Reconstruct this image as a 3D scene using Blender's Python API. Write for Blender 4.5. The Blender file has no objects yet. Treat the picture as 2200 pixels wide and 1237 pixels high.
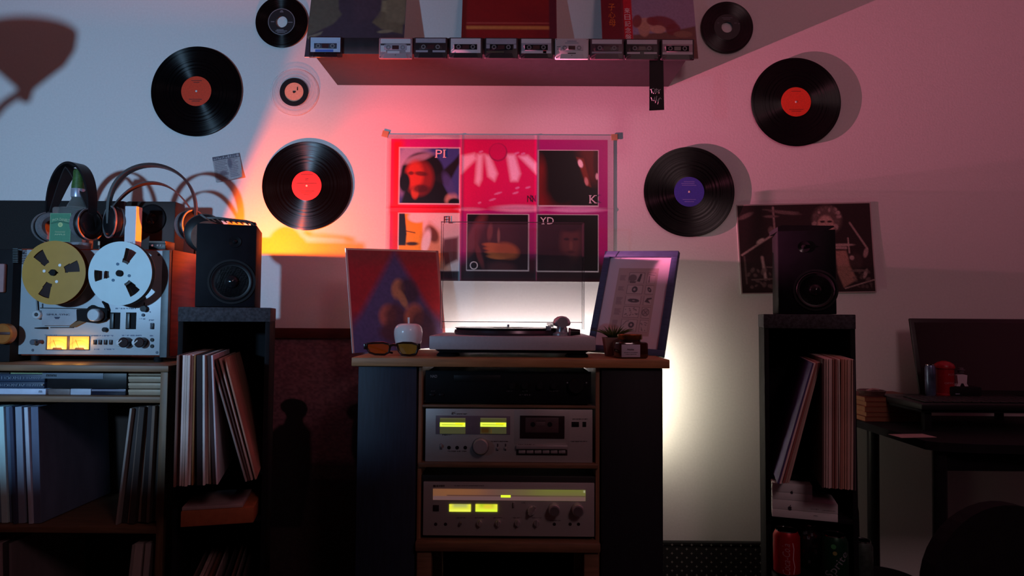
import bpy, bmesh, math, random
import numpy as np
from mathutils import Vector, Matrix
random.seed(7); rng = np.random.default_rng(5)
S = bpy.context.scene
COL = S.collection
pi = math.pi
# ------------------------------------------------------------------ camera
F = 1384.0
cam = bpy.data.cameras.new('camera'); camo = bpy.data.objects.new('camera', cam); COL.objects.link(camo)
cam.sensor_width = 36; cam.lens = F/2200*36; cam.clip_start = .02
CAM = Vector((0, -2.15, 1.0))
RM = (Matrix.Rotation(math.radians(.37), 3, 'Z') @ Matrix.Rotation(pi/2+math.radians(2.48), 3, 'X') @ Matrix.Rotation(math.radians(.4), 3, 'Z'))
camo.matrix_world = Matrix.Translation(CAM) @ RM.to_4x4()
S.camera = camo
S.view_settings.view_transform = 'Standard'; S.view_settings.look = 'None'
S.view_settings.gamma = 1; S.view_settings.use_curve_mapping = False
S.view_settings.exposure = 0.0
w = bpy.data.worlds.new('world'); S.world = w; w.use_nodes = True
w.node_tree.nodes['Background'].inputs[0].default_value = (.02, .012, .016, 1)
w.node_tree.nodes['Background'].inputs[1].default_value = 1

def ray(px, py):
    return RM @ Vector(((px-1100)/F, -(py-618.5)/F, -1))
def W(px, py, Y):
    d = ray(px, py); return CAM + d*((Y-CAM.y)/d.y)
def WZ(px, py, Z):
    d = ray(px, py); return CAM + d*((Z-CAM.z)/d.z)

# ------------------------------------------------------------------ lights
def light(name, kind, loc, power, color, size=.05, aim=None, cone=None, blend=1, sizey=None):
    l = bpy.data.lights.new(name, kind); l.energy = power; l.color = color
    if kind == 'AREA':
        l.size = size
        if sizey: l.shape = 'RECTANGLE'; l.size_y = sizey
    else: l.shadow_soft_size = size
    if kind == 'SPOT': l.spot_size = math.radians(cone); l.spot_blend = blend
    o = bpy.data.objects.new(name, l); COL.objects.link(o); o.location = loc
    if aim is not None:
        o.rotation_euler = (Vector(aim)-Vector(loc)).to_track_quat('-Z', 'Y').to_euler()
    return o
# cold daylight-blue lamp standing left of the camera
light('blue_lamp_light', 'SPOT', (-1.47, -2.07, 1.23), 90, (.37, .66, 1.0), .04, aim=(-1.28, 0, 1.42), cone=90, blend=1)
# coloured uplighter behind the left speaker: orange glow + red beams
UP = Vector((W(527, 540, -.225).x, -.225, 1.209))
light('uplighter_orange_glow', 'POINT', UP, 20, (1, .10, .001), .0015)
light('uplighter_red_beam', 'SPOT', UP+Vector((0, 0, .001)), 46, (1, .004, .014), .0015, aim=UP+Vector((.85, .10, .62)), cone=75, blend=1)
light('uplighter_pink_beam', 'SPOT', UP+Vector((0, 0, .001)), 400, (1, .24, .42), .0015, aim=UP+Vector((1, -.34, .30)), cone=72, blend=1)
# weak pinkish fill light added behind the camera, no real fixture
light('pink_fill_light', 'AREA', (1.0, -2.7, 2.35), 5.2, (1, .60, .64), .5, aim=(.6, 0, 1.1))

# ------------------------------------------------------------------ materials
def lin(c):
    return tuple((x/12.92 if x <= .04045 else ((x+.055)/1.055)**2.4) for x in c)
def C(r, g, b): return lin((r/255, g/255, b/255))
MC = {}
def M(name, col, rough=.5, metal=0, var=.12, scale=30, bump=0, emit=None, es=1, alpha=1, trans=0, ior=1.45, stretch=None, spec=.5, coat=0):
    if name in MC: return MC[name]
    m = bpy.data.materials.new(name); m.use_nodes = True; nt = m.node_tree; p = nt.nodes['Principled BSDF']
    p.inputs['Roughness'].default_value = rough; p.inputs['Metallic'].default_value = metal
    p.inputs['Specular IOR Level'].default_value = spec; p.inputs['IOR'].default_value = ior
    p.inputs['Coat Weight'].default_value = coat
    p.inputs['Alpha'].default_value = alpha; p.inputs['Transmission Weight'].default_value = trans
    c1 = (*col, 1)
    if var > 0 or bump > 0:
        tc = nt.nodes.new('ShaderNodeTexCoord'); mp = nt.nodes.new('ShaderNodeMapping')
        nt.links.new(tc.outputs['Object'], mp.inputs[0])
        if stretch: mp.inputs['Scale'].default_value = stretch
        n = nt.nodes.new('ShaderNodeTexNoise'); n.inputs['Scale'].default_value = scale; n.inputs['Detail'].default_value = 6
        nt.links.new(mp.outputs[0], n.inputs['Vector'])
        r = nt.nodes.new('ShaderNodeValToRGB')
        r.color_ramp.elements[0].position = .3; r.color_ramp.elements[1].position = .7
        r.color_ramp.elements[0].color = (*[x*(1-var) for x in col], 1)
        r.color_ramp.elements[1].color = (*[min(1, x*(1+var)) for x in col], 1)
        nt.links.new(n.outputs['Fac'], r.inputs[0]); nt.links.new(r.outputs[0], p.inputs['Base Color'])
        if bump > 0:
            b = nt.nodes.new('ShaderNodeBump'); b.inputs['Strength'].default_value = bump; b.inputs['Distance'].default_value = .002
            nt.links.new(n.outputs['Fac'], b.inputs['Height']); nt.links.new(b.outputs[0], p.inputs['Normal'])
    else: p.inputs['Base Color'].default_value = c1
    if emit:
        p.inputs['Emission Color'].default_value = (*emit, 1); p.inputs['Emission Strength'].default_value = es
    MC[name] = m; return m
def print_mat(name, rough=.6, emit=0):
    if name in MC: return MC[name]
    m = bpy.data.materials.new(name); m.use_nodes = True; nt = m.node_tree; p = nt.nodes['Principled BSDF']
    a = nt.nodes.new('ShaderNodeVertexColor'); a.layer_name = 'ink'
    nt.links.new(a.outputs[0], p.inputs['Base Color']); p.inputs['Roughness'].default_value = rough
    if emit:
        nt.links.new(a.outputs[0], p.inputs['Emission Color']); p.inputs['Emission Strength'].default_value = emit
    MC[name] = m; return m
def vinyl_mat():
    m = bpy.data.materials.new('vinyl'); m.use_nodes = True; nt = m.node_tree; p = nt.nodes['Principled BSDF']
    p.inputs['Base Color'].default_value = (.0015, .0015, .002, 1); p.inputs['Roughness'].default_value = .26
    p.inputs['Anisotropic'].default_value = .97; p.inputs['Anisotropic Rotation'].default_value = .25; p.inputs['Specular IOR Level'].default_value = .28
    t = nt.nodes.new('ShaderNodeTangent'); t.direction_type = 'RADIAL'; t.axis = 'Y'
    nt.links.new(t.outputs[0], p.inputs['Tangent'])
    # groove bands: slightly different gloss between tracks
    tc = nt.nodes.new('ShaderNodeTexCoord'); ln = nt.nodes.new('ShaderNodeVectorMath'); ln.operation = 'LENGTH'
    nt.links.new(tc.outputs['Object'], ln.inputs[0])
    n = nt.nodes.new('ShaderNodeTexNoise'); n.noise_dimensions = '1D'; n.inputs['Scale'].default_value = 160; n.inputs['Detail'].default_value = 4
    nt.links.new(ln.outputs['Value'], n.inputs['W'])
    r = nt.nodes.new('ShaderNodeMapRange'); r.inputs['From Min'].default_value = .3; r.inputs['From Max'].default_value = .7
    r.inputs['To Min'].default_value = .2; r.inputs['To Max'].default_value = .4
    nt.links.new(n.outputs['Fac'], r.inputs['Value']); nt.links.new(r.outputs[0], p.inputs['Roughness'])
    return m
VINYL = vinyl_mat()
BLK = M('black_plastic', (.010, .010, .012), .4, var=.2, spec=.35)
BLKM = M('black_matte', (.007, .007, .009), .75, var=.25, spec=.2)
CHAR = M('charcoal', (.045, .045, .05), .7, var=.3, scale=120)
WHT = M('white_plastic', (.75, .75, .76), .35, var=.04)
PAPER = M('paper', (.72, .71, .69), .8, var=.05)
ALU = M('brushed_aluminium', (.40, .44, .48), .5, metal=.3, var=.06, scale=60, stretch=(1, 1, 40))
SILV = M('champagne_silver', (.48, .46, .45), .42, metal=.35, var=.05, scale=60, stretch=(1, 1, 40))
CHROME = M('chrome', (.75, .76, .78), .15, metal=1, var=0)
DKMETAL = M('dark_metal', (.06, .06, .065), .4, metal=.6, var=.1)
WOOD = M('light_wood', C(176, 128, 84), .5, var=.22, scale=9, stretch=(1.2, 14, 14), bump=.1)
WOOD2 = M('oak_wood', C(118, 88, 64), .5, var=.25, scale=9, stretch=(1.2, 14, 14), bump=.1)
WOODV = M('oak_wood_upright', C(118, 88, 64), .5, var=.25, scale=9, stretch=(14, 14, 1.2), bump=.1)
RED_LIT_WOOD = M('red_lit_wood', C(150, 58, 34), .4, var=.3, scale=8, stretch=(10, 1, 10))  # red lamp glow on the deck side is put into this wood colour
NAVY = M('navy_panel', C(32, 42, 62), .55, var=.25, scale=14, stretch=(12, 12, 1))
TAPE = M('beige_tape', C(176, 150, 108), .7)

# ------------------------------------------------------------------ mesh helpers
def add_box(bm, x0, x1, y0, y1, z0, z1, bev=0, seg=2):
    g = bmesh.ops.create_cube(bm, size=1)['verts']
    for v in g:
        v.co = Vector((x0+(v.co.x+.5)*(x1-x0), y0+(v.co.y+.5)*(y1-y0), z0+(v.co.z+.5)*(z1-z0)))
    if bev > 0:
        es = list({e for v in g for e in v.link_edges})
        bmesh.ops.bevel(bm, geom=es, offset=min(bev, .49*min(abs(x1-x0), abs(y1-y0), abs(z1-z0))), segments=seg, affect='EDGES', profile=.5)
def add_cyl(bm, c, r, h, axis='Y', seg=32, r2=None, cap=True):
    """cylinder starting at c and running +h along axis"""
    r2 = r if r2 is None else r2
    g = bmesh.ops.create_cone(bm, cap_ends=cap, segments=seg, radius1=r, radius2=r2, depth=abs(h))['verts']
    m = {'Y': Matrix.Rotation(-pi/2, 3, 'X'), 'X': Matrix.Rotation(pi/2, 3, 'Y'), 'Z': Matrix.Identity(3)}[axis]
    d = {'Y': Vector((0, 1, 0)), 'X': Vector((1, 0, 0)), 'Z': Vector((0, 0, 1))}[axis]
    for v in g: v.co = m @ v.co + Vector(c) + d*h/2
def add_lathe(bm, prof, c=(0, 0, 0), seg=40, axis='Z', cap=True):
    rings = []
    for r, z in prof:
        ring = []
        for i in range(seg):
            a = 2*pi*i/seg
            p = (r*math.cos(a), r*math.sin(a), z) if axis == 'Z' else (r*math.cos(a), z, r*math.sin(a))
            ring.append(bm.verts.new(Vector(p)+Vector(c)))
        rings.append(ring)
    for a, b in zip(rings, rings[1:]):
        for i in range(seg):
            try: bm.faces.new((a[i], a[(i+1) % seg], b[(i+1) % seg], b[i]))
            except ValueError: pass
    if not cap: return
    for rg, ok in ((rings[0], prof[0][0] > 1e-5), (rings[-1], prof[-1][0] > 1e-5)):
        if ok:
            try: bm.faces.new(rg)
            except ValueError: pass
def add_prism(bm, pts, y0, y1):
    """polygon in x,z extruded y0..y1"""
    a = [bm.verts.new((x, y0, z)) for x, z in pts]; b = [bm.verts.new((x, y1, z)) for x, z in pts]
    n = len(pts)
    bm.faces.new(a); bm.faces.new(b[::-1])
    for i in range(n): bm.faces.new((a[i], b[i], b[(i+1) % n], a[(i+1) % n]))
def add_tube(bm, pts, r, seg=8, ry=None, closed=False):
    pts = [Vector(p) for p in pts]; n = len(pts); rings = []
    up = None
    for i, p in enumerate(pts):
        t = (pts[(i+1) % n if closed else min(i+1, n-1)] - pts[(i-1) % n if closed else max(i-1, 0)]).normalized()
        if up is None: up = Vector((0, 1, 0)) if abs(t.y) < .9 else Vector((1, 0, 0))
        s = t.cross(up).normalized(); u = s.cross(t).normalized(); up = u
        rr = r[i] if isinstance(r, (list, tuple)) else r
        r2 = (ry if ry is not None else rr)
        rings.append([bm.verts.new(p + s*(rr*math.cos(2*pi*k/seg)) + u*(r2*math.sin(2*pi*k/seg))) for k in range(seg)])
    m = n if closed else n-1
    for i in range(m):
        a, b = rings[i], rings[(i+1) % n]
        for k in range(seg): bm.faces.new((a[k], a[(k+1) % seg], b[(k+1) % seg], b[k]))
    if not closed: bm.faces.new(rings[0][::-1]); bm.faces.new(rings[-1])
def add_ring(bm, c, r0, r1, y0, y1, seg=48, holes=None, nr=8):
    """flat annulus (x,z plane) with thickness y0..y1; holes(angle, radius)->True leaves the cell out"""
    na = seg; vs = {}
    def v(i, j, k):
        key = (i % na, j, k)
        if key not in vs:
            a = 2*pi*key[0]/na; r = r0+(r1-r0)*j/nr
            vs[key] = bm.verts.new((c[0]+r*math.cos(a), y0 if k == 0 else y1, c[2]+r*math.sin(a)))
        return vs[key]
    solid = {}
    for i in range(na):
        for j in range(nr):
            a = 2*pi*(i+.5)/na; r = r0+(r1-r0)*(j+.5)/nr
            solid[(i, j)] = not (holes and holes(a, r))
    for (i, j), s in solid.items():
        if not s: continue
        bm.faces.new((v(i, j, 0), v(i+1, j, 0), v(i+1, j+1, 0), v(i, j+1, 0)))
        bm.faces.new((v(i, j, 1), v(i, j+1, 1), v(i+1, j+1, 1), v(i+1, j, 1)))
        for di, dj, e in ((0, -1, ((i, j), (i+1, j))), (0, 1, ((i+1, j+1), (i, j+1))), (-1, 0, ((i, j+1), (i, j))), (1, 0, ((i+1, j), (i+1, j+1)))):
            nb = ((i+di) % na, j+dj)
            if not solid.get(nb, False):
                (a1, b1), (a2, b2) = e
                bm.faces.new((v(a1, b1, 1), v(a2, b2, 1), v(a2, b2, 0), v(a1, b1, 0)))
def mesh_of(bm, name, smooth=True):
    bmesh.ops.recalc_face_normals(bm, faces=bm.faces)
    me = bpy.data.meshes.new(name); bm.to_mesh(me); bm.free()
    if smooth:
        me.polygons.foreach_set('use_smooth', [True]*len(me.polygons))
        try: me.set_sharp_from_angle(angle=math.radians(35))
        except Exception: pass
    return me
def tag(o, label, cat, group=None, kind=None):
    o['label'] = label; o['category'] = cat
    if group: o['group'] = group
    if kind: o['kind'] = kind
    return o
class T:
    """a thing: Empty at its base; px-helpers give coordinates on its own front plane"""
    def __init__(s, name, label, cat, loc, yaw=0, group=None, pitch=0, roll=0):
        s.o = bpy.data.objects.new(name, None); COL.objects.link(s.o); s.o.empty_display_size = .05
        s.mw = Matrix.Translation(Vector(loc)) @ Matrix.Rotation(yaw, 4, 'Z') @ Matrix.Rotation(pitch, 4, 'X') @ Matrix.Rotation(roll, 4, 'Y')
        s.o.matrix_world = s.mw; s.inv = s.mw.inverted(); s.name = name
        if label: tag(s.o, label, cat, group)
    def L(s, px, py, off=0):
        """pixel -> local (x, z) on the plane local y = -off"""
        c = s.inv @ CAM; d = s.inv.to_3x3() @ ray(px, py); t = (-off-c.y)/d.y; p = c+d*t
        return p.x, p.z
    def R(s, x0, y0, x1, y1, off=0):
        xm, ym = (x0+x1)/2, (y0+y1)/2
        return s.L(x0, ym, off)[0], s.L(x1, ym, off)[0], s.L(xm, y1, off)[1], s.L(xm, y0, off)[1]
    def add(s, name, bm, mat, parent=None, smooth=True, loc=None, label=None):
        me = mesh_of(bm, name, smooth) if isinstance(bm, bmesh.types.BMesh) else bm
        if mat and not me.materials: me.materials.append(mat)
        o = bpy.data.objects.new(name, me); COL.objects.link(o); o.parent = parent or s.o
        if loc: o.location = loc
        if label: o['label'] = label
        return o
    def box(s, name, x0, y0, x1, y1, off, depth, mat, bev=.0008, parent=None, label=None):
        a, b, c, d = s.R(x0, y0, x1, y1, off); bm = bmesh.new()
        add_box(bm, a, b, -off, -off+depth, c, d, bev); return s.add(name, bm, mat, parent, label=label)
    def lbox(s, name, x0, x1, y0, y1, z0, z1, mat, bev=.001, parent=None, label=None):
        bm = bmesh.new(); add_box(bm, x0, x1, y0, y1, z0, z1, bev); return s.add(name, bm, mat, parent, label=label)
    def cyl(s, name, cx, cy, rpx, off, depth, mat, parent=None, seg=32, bev=True, label=None):
        x, z = s.L(cx, cy, off); r = abs(s.L(cx+rpx, cy, off)[0]-x); bm = bmesh.new()
        b = min(.12*r, .3*abs(depth))
        add_lathe(bm, [(0, depth), (r, depth), (r, b), (r-b, 0), (0, 0)], (x, -off, z), seg, 'Y')
        return s.add(name, bm, mat, parent, label=label)
    def poly(s, name, pts, off, depth, mat, parent=None, label=None):
        bm = bmesh.new(); add_prism(bm, [s.L(x, y, off) for x, y in pts], -off, -off+depth)
        return s.add(name, bm, mat, parent, smooth=False, label=label)
    def text(s, name, txt, cx, cy, hpx, off, mat, parent=None, rot=0, wpx=None, shear=0):
        x, z = s.L(cx, cy, off); h = abs(s.L(cx, cy-hpx/2, off)[1]-s.L(cx, cy+hpx/2, off)[1])
        wd = abs(s.L(cx+wpx/2, cy, off)[0]-s.L(cx-wpx/2, cy, off)[0]) if wpx else None
        return s.ltext(name, txt, x, z, h, -off, mat, parent, rot, wd, shear)
    def ltext(s, name, txt, x, z, h, y, mat, parent=None, rot=0, wd=None, shear=0):
        cu = bpy.data.curves.new('t', 'FONT'); cu.body = txt; cu.align_x = 'CENTER'; cu.align_y = 'CENTER'; cu.size = 1; cu.extrude = .004; cu.shear = shear
        cu.resolution_u = 3
        ob = bpy.data.objects.new('t', cu); COL.objects.link(ob)
        dg = bpy.context.evaluated_depsgraph_get(); me = bpy.data.meshes.new_from_object(ob.evaluated_get(dg))
        bpy.data.objects.remove(ob); bpy.data.curves.remove(cu)
        co = np.empty(len(me.vertices)*3); me.vertices.foreach_get('co', co); co = co.reshape(-1, 3)
        if len(co) == 0: return None
        mn, mx = co.min(0), co.max(0); c0 = (mn+mx)/2
        sy = h/(mx[1]-mn[1]); sx = wd/(mx[0]-mn[0]) if wd else sy
        p = np.zeros_like(co); u = (co[:, 0]-c0[0])*sx; v = (co[:, 1]-c0[1])*sy
        p[:, 0] = x+u*math.cos(rot)-v*math.sin(rot); p[:, 2] = z+u*math.sin(rot)+v*math.cos(rot); p[:, 1] = y-(co[:, 2]-mn[2])*.05
        me.vertices.foreach_set('co', p.ravel()); me.materials.clear(); me.materials.append(mat); me.update(); me.name = name
        o = bpy.data.objects.new(name, me); COL.objects.link(o); o.parent = parent or s.o
        return o
class Ink:
    """paints flat print into vertex colours on a grid; own 2-D coordinates"""
    def __init__(s, x0, y0, x1, y1, nx, ny, bg):
        s.X, s.Y = np.meshgrid(np.linspace(x0, x1, nx+1), np.linspace(y0, y1, ny+1)); s.nx, s.ny = nx, ny
        s.c = np.ones(s.X.shape+(3,))*np.array(bg); s.ext = (x0, y0, x1, y1)
    def mix(s, a, col): s.c = s.c*(1-a[..., None])+np.array(col)*a[..., None]
    def rect(s, x0, y0, x1, y1, col, f=.4):
        a = np.clip((s.X-x0)/f+.5, 0, 1)*np.clip((x1-s.X)/f+.5, 0, 1)*np.clip((s.Y-y0)/f+.5, 0, 1)*np.clip((y1-s.Y)/f+.5, 0, 1); s.mix(a, col)
    def frame(s, x0, y0, x1, y1, w, col):
        for r in ((x0, y0, x1, y0+w), (x0, y1-w, x1, y1), (x0, y0, x0+w, y1), (x1-w, y0, x1, y1)): s.rect(*r, col)
    def ell(s, cx, cy, rx, ry, col, rot=0, f=.15, k=1):
        ca, sa = math.cos(rot), math.sin(rot); u = (s.X-cx)*ca+(s.Y-cy)*sa; v = -(s.X-cx)*sa+(s.Y-cy)*ca
        s.mix(np.clip((1-np.sqrt((u/rx)**2+(v/ry)**2))/f+.5, 0, 1)*k, col)
    def poly(s, pts, col, f=1.5, k=1):
        ins = np.zeros(s.X.shape, bool); dm = np.full(s.X.shape, 1e9); n = len(pts)
        for i in range(n):
            (x1, y1), (x2, y2) = pts[i], pts[(i+1) % n]
            if y1 != y2:
                c = (y1 > s.Y) != (y2 > s.Y); ins ^= c & (s.X < (x2-x1)*(s.Y-y1)/(y2-y1)+x1)
            L2 = (x2-x1)**2+(y2-y1)**2 or 1; t = np.clip(((s.X-x1)*(x2-x1)+(s.Y-y1)*(y2-y1))/L2, 0, 1)
            dm = np.minimum(dm, np.hypot(s.X-x1-t*(x2-x1), s.Y-y1-t*(y2-y1)))
        s.mix(np.clip(np.where(ins, dm, -dm)/f+.5, 0, 1)*k, col)
    def line(s, x1, y1, x2, y2, w, col, k=1):
        L2 = (x2-x1)**2+(y2-y1)**2 or 1; t = np.clip(((s.X-x1)*(x2-x1)+(s.Y-y1)*(y2-y1))/L2, 0, 1)
        d = np.hypot(s.X-x1-t*(x2-x1), s.Y-y1-t*(y2-y1)); s.mix(np.clip((w/2-d)/(.6*w)+.5, 0, 1)*k, col)
    def grain(s, amt, cell=4):
        g = rng.random((s.ny//cell+3, s.nx//cell+3)); yy = np.arange(s.ny+1)/cell; xx = np.arange(s.nx+1)/cell
        iy, ix = yy.astype(int), xx.astype(int); fy, fx = (yy-iy)[:, None], (xx-ix)[None]
        n = g[iy][:, ix]*(1-fy)*(1-fx)+g[iy+1][:, ix]*fy*(1-fx)+g[iy][:, ix+1]*(1-fy)*fx+g[iy+1][:, ix+1]*fy*fx
        s.c = np.clip(s.c*(1+amt*(n[..., None]-.5)*2), 0, 1)
    def mesh(s, name, fn, mat):
        """fn(X, Y) -> local xyz arrays"""
        x, y, z = fn(s.X, s.Y); co = np.stack([x, np.broadcast_to(y, x.shape), z], -1).reshape(-1, 3)
        me = bpy.data.meshes.new(name); nx, ny = s.nx, s.ny
        i = np.arange(ny)[:, None]*(nx+1)+np.arange(nx)[None]; q = np.stack([i, i+nx+1, i+nx+2, i+1], -1).reshape(-1, 4)
        me.vertices.add(len(co)); me.vertices.foreach_set('co', co.ravel())
        me.loops.add(q.size); me.loops.foreach_set('vertex_index', q.ravel().astype(np.int32))
        me.polygons.add(len(q)); me.polygons.foreach_set('loop_start', np.arange(0, q.size, 4, dtype=np.int32)); me.polygons.foreach_set('loop_total', np.full(len(q), 4, np.int32))
        me.update(); me.validate()
        ca = me.color_attributes.new('ink', 'FLOAT_COLOR', 'POINT'); c = np.concatenate([s.c.reshape(-1, 3), np.ones((len(co), 1))], 1)
        ca.data.foreach_set('color', c.ravel().astype(np.float32)); me.materials.append(mat); return me
PRINT = print_mat('printed_card', .55); GLOSSP = print_mat('printed_gloss', .35); MATTP = print_mat('printed_matt', .8)
def rectfn(x0, x1, z0, z1, ext, y):
    a, b, c, d = ext
    return lambda X, Y: (x0+(X-a)/(c-a)*(x1-x0), y, z1-(Y-b)/(d-b)*(z1-z0))
def solo(name, bm, mat, label, cat, loc, group=None, yaw=0, smooth=True, kind=None):
    me = mesh_of(bm, name, smooth); me.materials.append(mat); o = bpy.data.objects.new(name, me); COL.objects.link(o)
    o.location = loc; o.rotation_euler = (0, 0, yaw); tag(o, label, cat, group, kind); return o
def struct(name, x0, x1, y0, y1, z0, z1, mat):
    bm = bmesh.new(); add_box(bm, x0, x1, y0, y1, z0, z1); me = mesh_of(bm, name, False); me.materials.append(mat)
    o = bpy.data.objects.new(name, me); COL.objects.link(o); o['kind'] = 'structure'; return o

# ------------------------------------------------------------------ room shell
WALL = M('wall_paint', (.74, .73, .73), .85, var=.03, scale=140, bump=.12)
CEIL = M('ceiling_paint', (.4, .38, .38), .9, var=.03)
FLOORM = M('dark_floor', (.035, .026, .022), .55, var=.3, scale=8, stretch=(1, 10, 1))
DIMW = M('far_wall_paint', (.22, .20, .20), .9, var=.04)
struct('floor', -2.6, 2.8, -3.9, .1, -.08, 0, FLOORM)
struct('ceiling', -2.6, 2.8, -3.9, .1, 2.6, 2.68, CEIL)
struct('wall_back', -2.6, 2.8, 0, .1, 0, 2.6, WALL)
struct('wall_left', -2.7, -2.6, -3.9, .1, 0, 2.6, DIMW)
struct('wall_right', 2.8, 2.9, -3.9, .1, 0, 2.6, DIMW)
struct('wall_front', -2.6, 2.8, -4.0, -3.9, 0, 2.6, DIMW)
struct('baseboard_back', -2.6, 2.8, -.014, 0, 0, .09, M('white_trim', (.6, .58, .57), .5))

# ================================================================== WALL: records
def record(name, px, py, rpx, label, cat, lab_col, lab_r=.331, tilt=0, hole=0, ring=None, clear=False, label_label=None, art=None, standoff=.0075):
    p = W(px, py, -standoff); R_ = abs(W(px+rpx, py, -standoff).x-p.x)
    t = T(name, label, cat, p)
    bm = bmesh.new()
    prof_in = hole*R_ if hole else .004
    # grooved disc: gently stepped profile between run-out, grooves and raised rim
    prof = [(prof_in, .0012), (prof_in, -.0008), (lab_r*R_, -.0008), (lab_r*R_+.004, -.0004), (lab_r*R_+.010, -.0009), (R_-.006, -.0009), (R_-.003, -.0014), (R_, -.0010), (R_, .0012), (prof_in, .0012)]
    add_lathe(bm, prof, seg=96, axis='Y', cap=False)
    t.add('disc', bm, M('clear_acrylic', (.9, .9, .92), .12, var=0, trans=.0, alpha=.2, spec=.6) if clear else VINYL)
    # printed label
    bm = bmesh.new(); add_lathe(bm, [(prof_in, -.0009), (prof_in, -.0013), (lab_r*R_, -.0013), (lab_r*R_, -.0009)], seg=64, axis='Y', cap=False)
    lm = M('label_'+name+str(px), lab_col, .5, var=.10, scale=260)
    lb = t.add('centre_label', bm, lm, label=label_label)
    if ring:
        bm = bmesh.new()
        for a, b in ring[1]:
            add_lathe(bm, [(a*R_, -.0012), (a*R_, -.0016), (b*R_, -.0016), (b*R_, -.0012)], seg=64, axis='Y', cap=False)
        t.add('printed_ring', bm, M('ringink'+str(px), ring[0], .5), parent=lb)
    if not hole and not clear:
        bm = bmesh.new(); add_lathe(bm, [(0, -.002), (.0032, -.0018), (.0036, -.001)], seg=16, axis='Y')
        t.add('spindle_hole', bm, PAPER)
    bm = bmesh.new(); q = .35 if hole < .3 else .6
    for k in range(3):
        a = 2*pi*k/3+.5; add_cyl(bm, (q*R_*math.cos(a), .001, q*R_*math.sin(a)), .008, standoff-.001, 'Y', 12)
    t.add('adhesive_pad', bm, PAPER)
    return t, R_, lb
def label_lines(t, R_, y, rows, mat, parent, w=.0011):
    """tiny lines of unreadable print on a record label (x-centre, z, half-width)"""
    bm = bmesh.new()
    for x, z, hw in rows: add_box(bm, x-hw, x+hw, y-.0002, y, z-w, z+w)
    o = t.add('label_print', bm, mat, parent); o['kind'] = 'stuff'
t, r, lb = record('vinyl_record', 422, 196, 97.5, 'twelve-inch black record with dull brick-red label, on the pale blue wall above the headphones', 'record', C(222, 62, 30), label_label='dull brick-red label')
label_lines(t, r, -.0013, [(0, .036, .018), (0, .030, .010), (-.002, -.028, .022), (0, -.034, .014)], M('label_ink_dark', (.12, .02, .015), .6), lb)
t, r, lb = record('vinyl_record', 659, 399, 96, 'twelve-inch black record with glowing red label beside the orange light', 'record', C(235, 40, 30), label_label='bright red label')
label_lines(t, r, -.0013, [(0, .038, .020), (0, .024, .006), (0, .019, .006), (0, .008, .034), (0, -.018, .026), (0, -.024, .018), (0, -.03, .01)], M('label_ink_dark', (.12, .02, .015), .6), lb)
t, r, lb = record('vinyl_record', 1710, 219, 96.5, 'twelve-inch black record with orange-red label at the upper right of the wall', 'record', C(232, 62, 32), label_label='orange-red label')
label_lines(t, r, -.0013, [(0, .036, .016), (0, -.026, .024), (0, -.032, .016)], M('label_ink_red', (.35, .03, .015), .6), lb)
t, r, lb = record('vinyl_record', 1480.5, 412, 97.5, 'twelve-inch black record with blue label, right of the red poster', 'record', C(62, 60, 176), label_label='blue label')
label_lines(t, r, -.0013, [(0, .034, .018), (-.004, .028, .022), (0, .022, .024), (0, -.026, .022), (0, -.033, .016)], M('label_ink_pale', C(120, 120, 200), .6), lb)
t, r, lb = record('single_record', 605, 47, 56, 'seven-inch black single with large centre hole, left of the wall shelf', 'record', (.012, .012, .015), lab_r=.52, hole=.225, ring=(C(120, 124, 132), [(.49, .515)]))
label_lines(t, r, -.0013, [(-.030, .0, .006), (.030, -.002, .008), (0, .038, .004), (0, .034, .006), (0, -.032, .02), (0, -.037, .014), (-.004, -.028, .012)], M('label_ink_grey', C(96, 100, 108), .6), lb, .0018)
t, r, lb = record('single_record', 1562, 58.5, 56, 'seven-inch black single with small centre hole, right of the wall shelf', 'record', (.012, .011, .012), lab_r=.5, hole=.215)
label_lines(t, r, -.0013, [(0, .032, .018), (-.001, .027, .012), (-.03, .014, .003), (.028, .014, .004), (.04, .012, .003)], M('label_ink_grey', C(96, 100, 108), .6), lb, .0012)
t, r, lb = record('clear_disc', 632, 198, 51, 'small see-through disc with black ring and pale centre, below the shelf left end', 'disc', C(225, 170, 140), lab_r=.42, clear=True)
bm = bmesh.new(); add_ring(bm, (0, 0, 0), .40*r, .60*r, -.003, -.0015, seg=72, nr=3); t.add('black_ring', bm, BLK)
bm = bmesh.new()
for a, b in ((.66, .69), (.80, .82), (.97, 1.0)): add_ring(bm, (0, 0, 0), a*r, b*r, -.0022, -.0014, seg=72, nr=1)
t.add('moulded_ring', bm, M('frosted_acrylic', (.7, .7, .72), .3, alpha=.3))
bm = bmesh.new()
add_box(bm, .010, .013, -.0024, -.0014, .006, .017); add_box(bm, -.004, .006, -.0024, -.0014, -.001, .003); t.add('print_mark', bm, BLK)

# ================================================================== music poster
t = T('music_poster', 'large magenta poster with framed photographs and white letters, taped above the record player', 'poster', W(1071, 602, -.001))
a, b, c, d = t.R(829, 290, 1318, 604, 0)
POST = Ink(826, 287, 1321, 606, 330, 213, C(205, 200, 205))
I = POST; MAG = C(186, 10, 128); MAG2 = C(128, 14, 128)
I.rect(836, 297, 1308, 603, MAG)
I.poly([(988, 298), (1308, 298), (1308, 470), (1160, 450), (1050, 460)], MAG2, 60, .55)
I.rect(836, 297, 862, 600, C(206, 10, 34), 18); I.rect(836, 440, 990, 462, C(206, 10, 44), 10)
I.ell(1150, 590, 260, 40, C(60, 14, 26), 0, .6); I.rect(836, 583, 1308, 603, C(20, 14, 18), 12)
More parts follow.
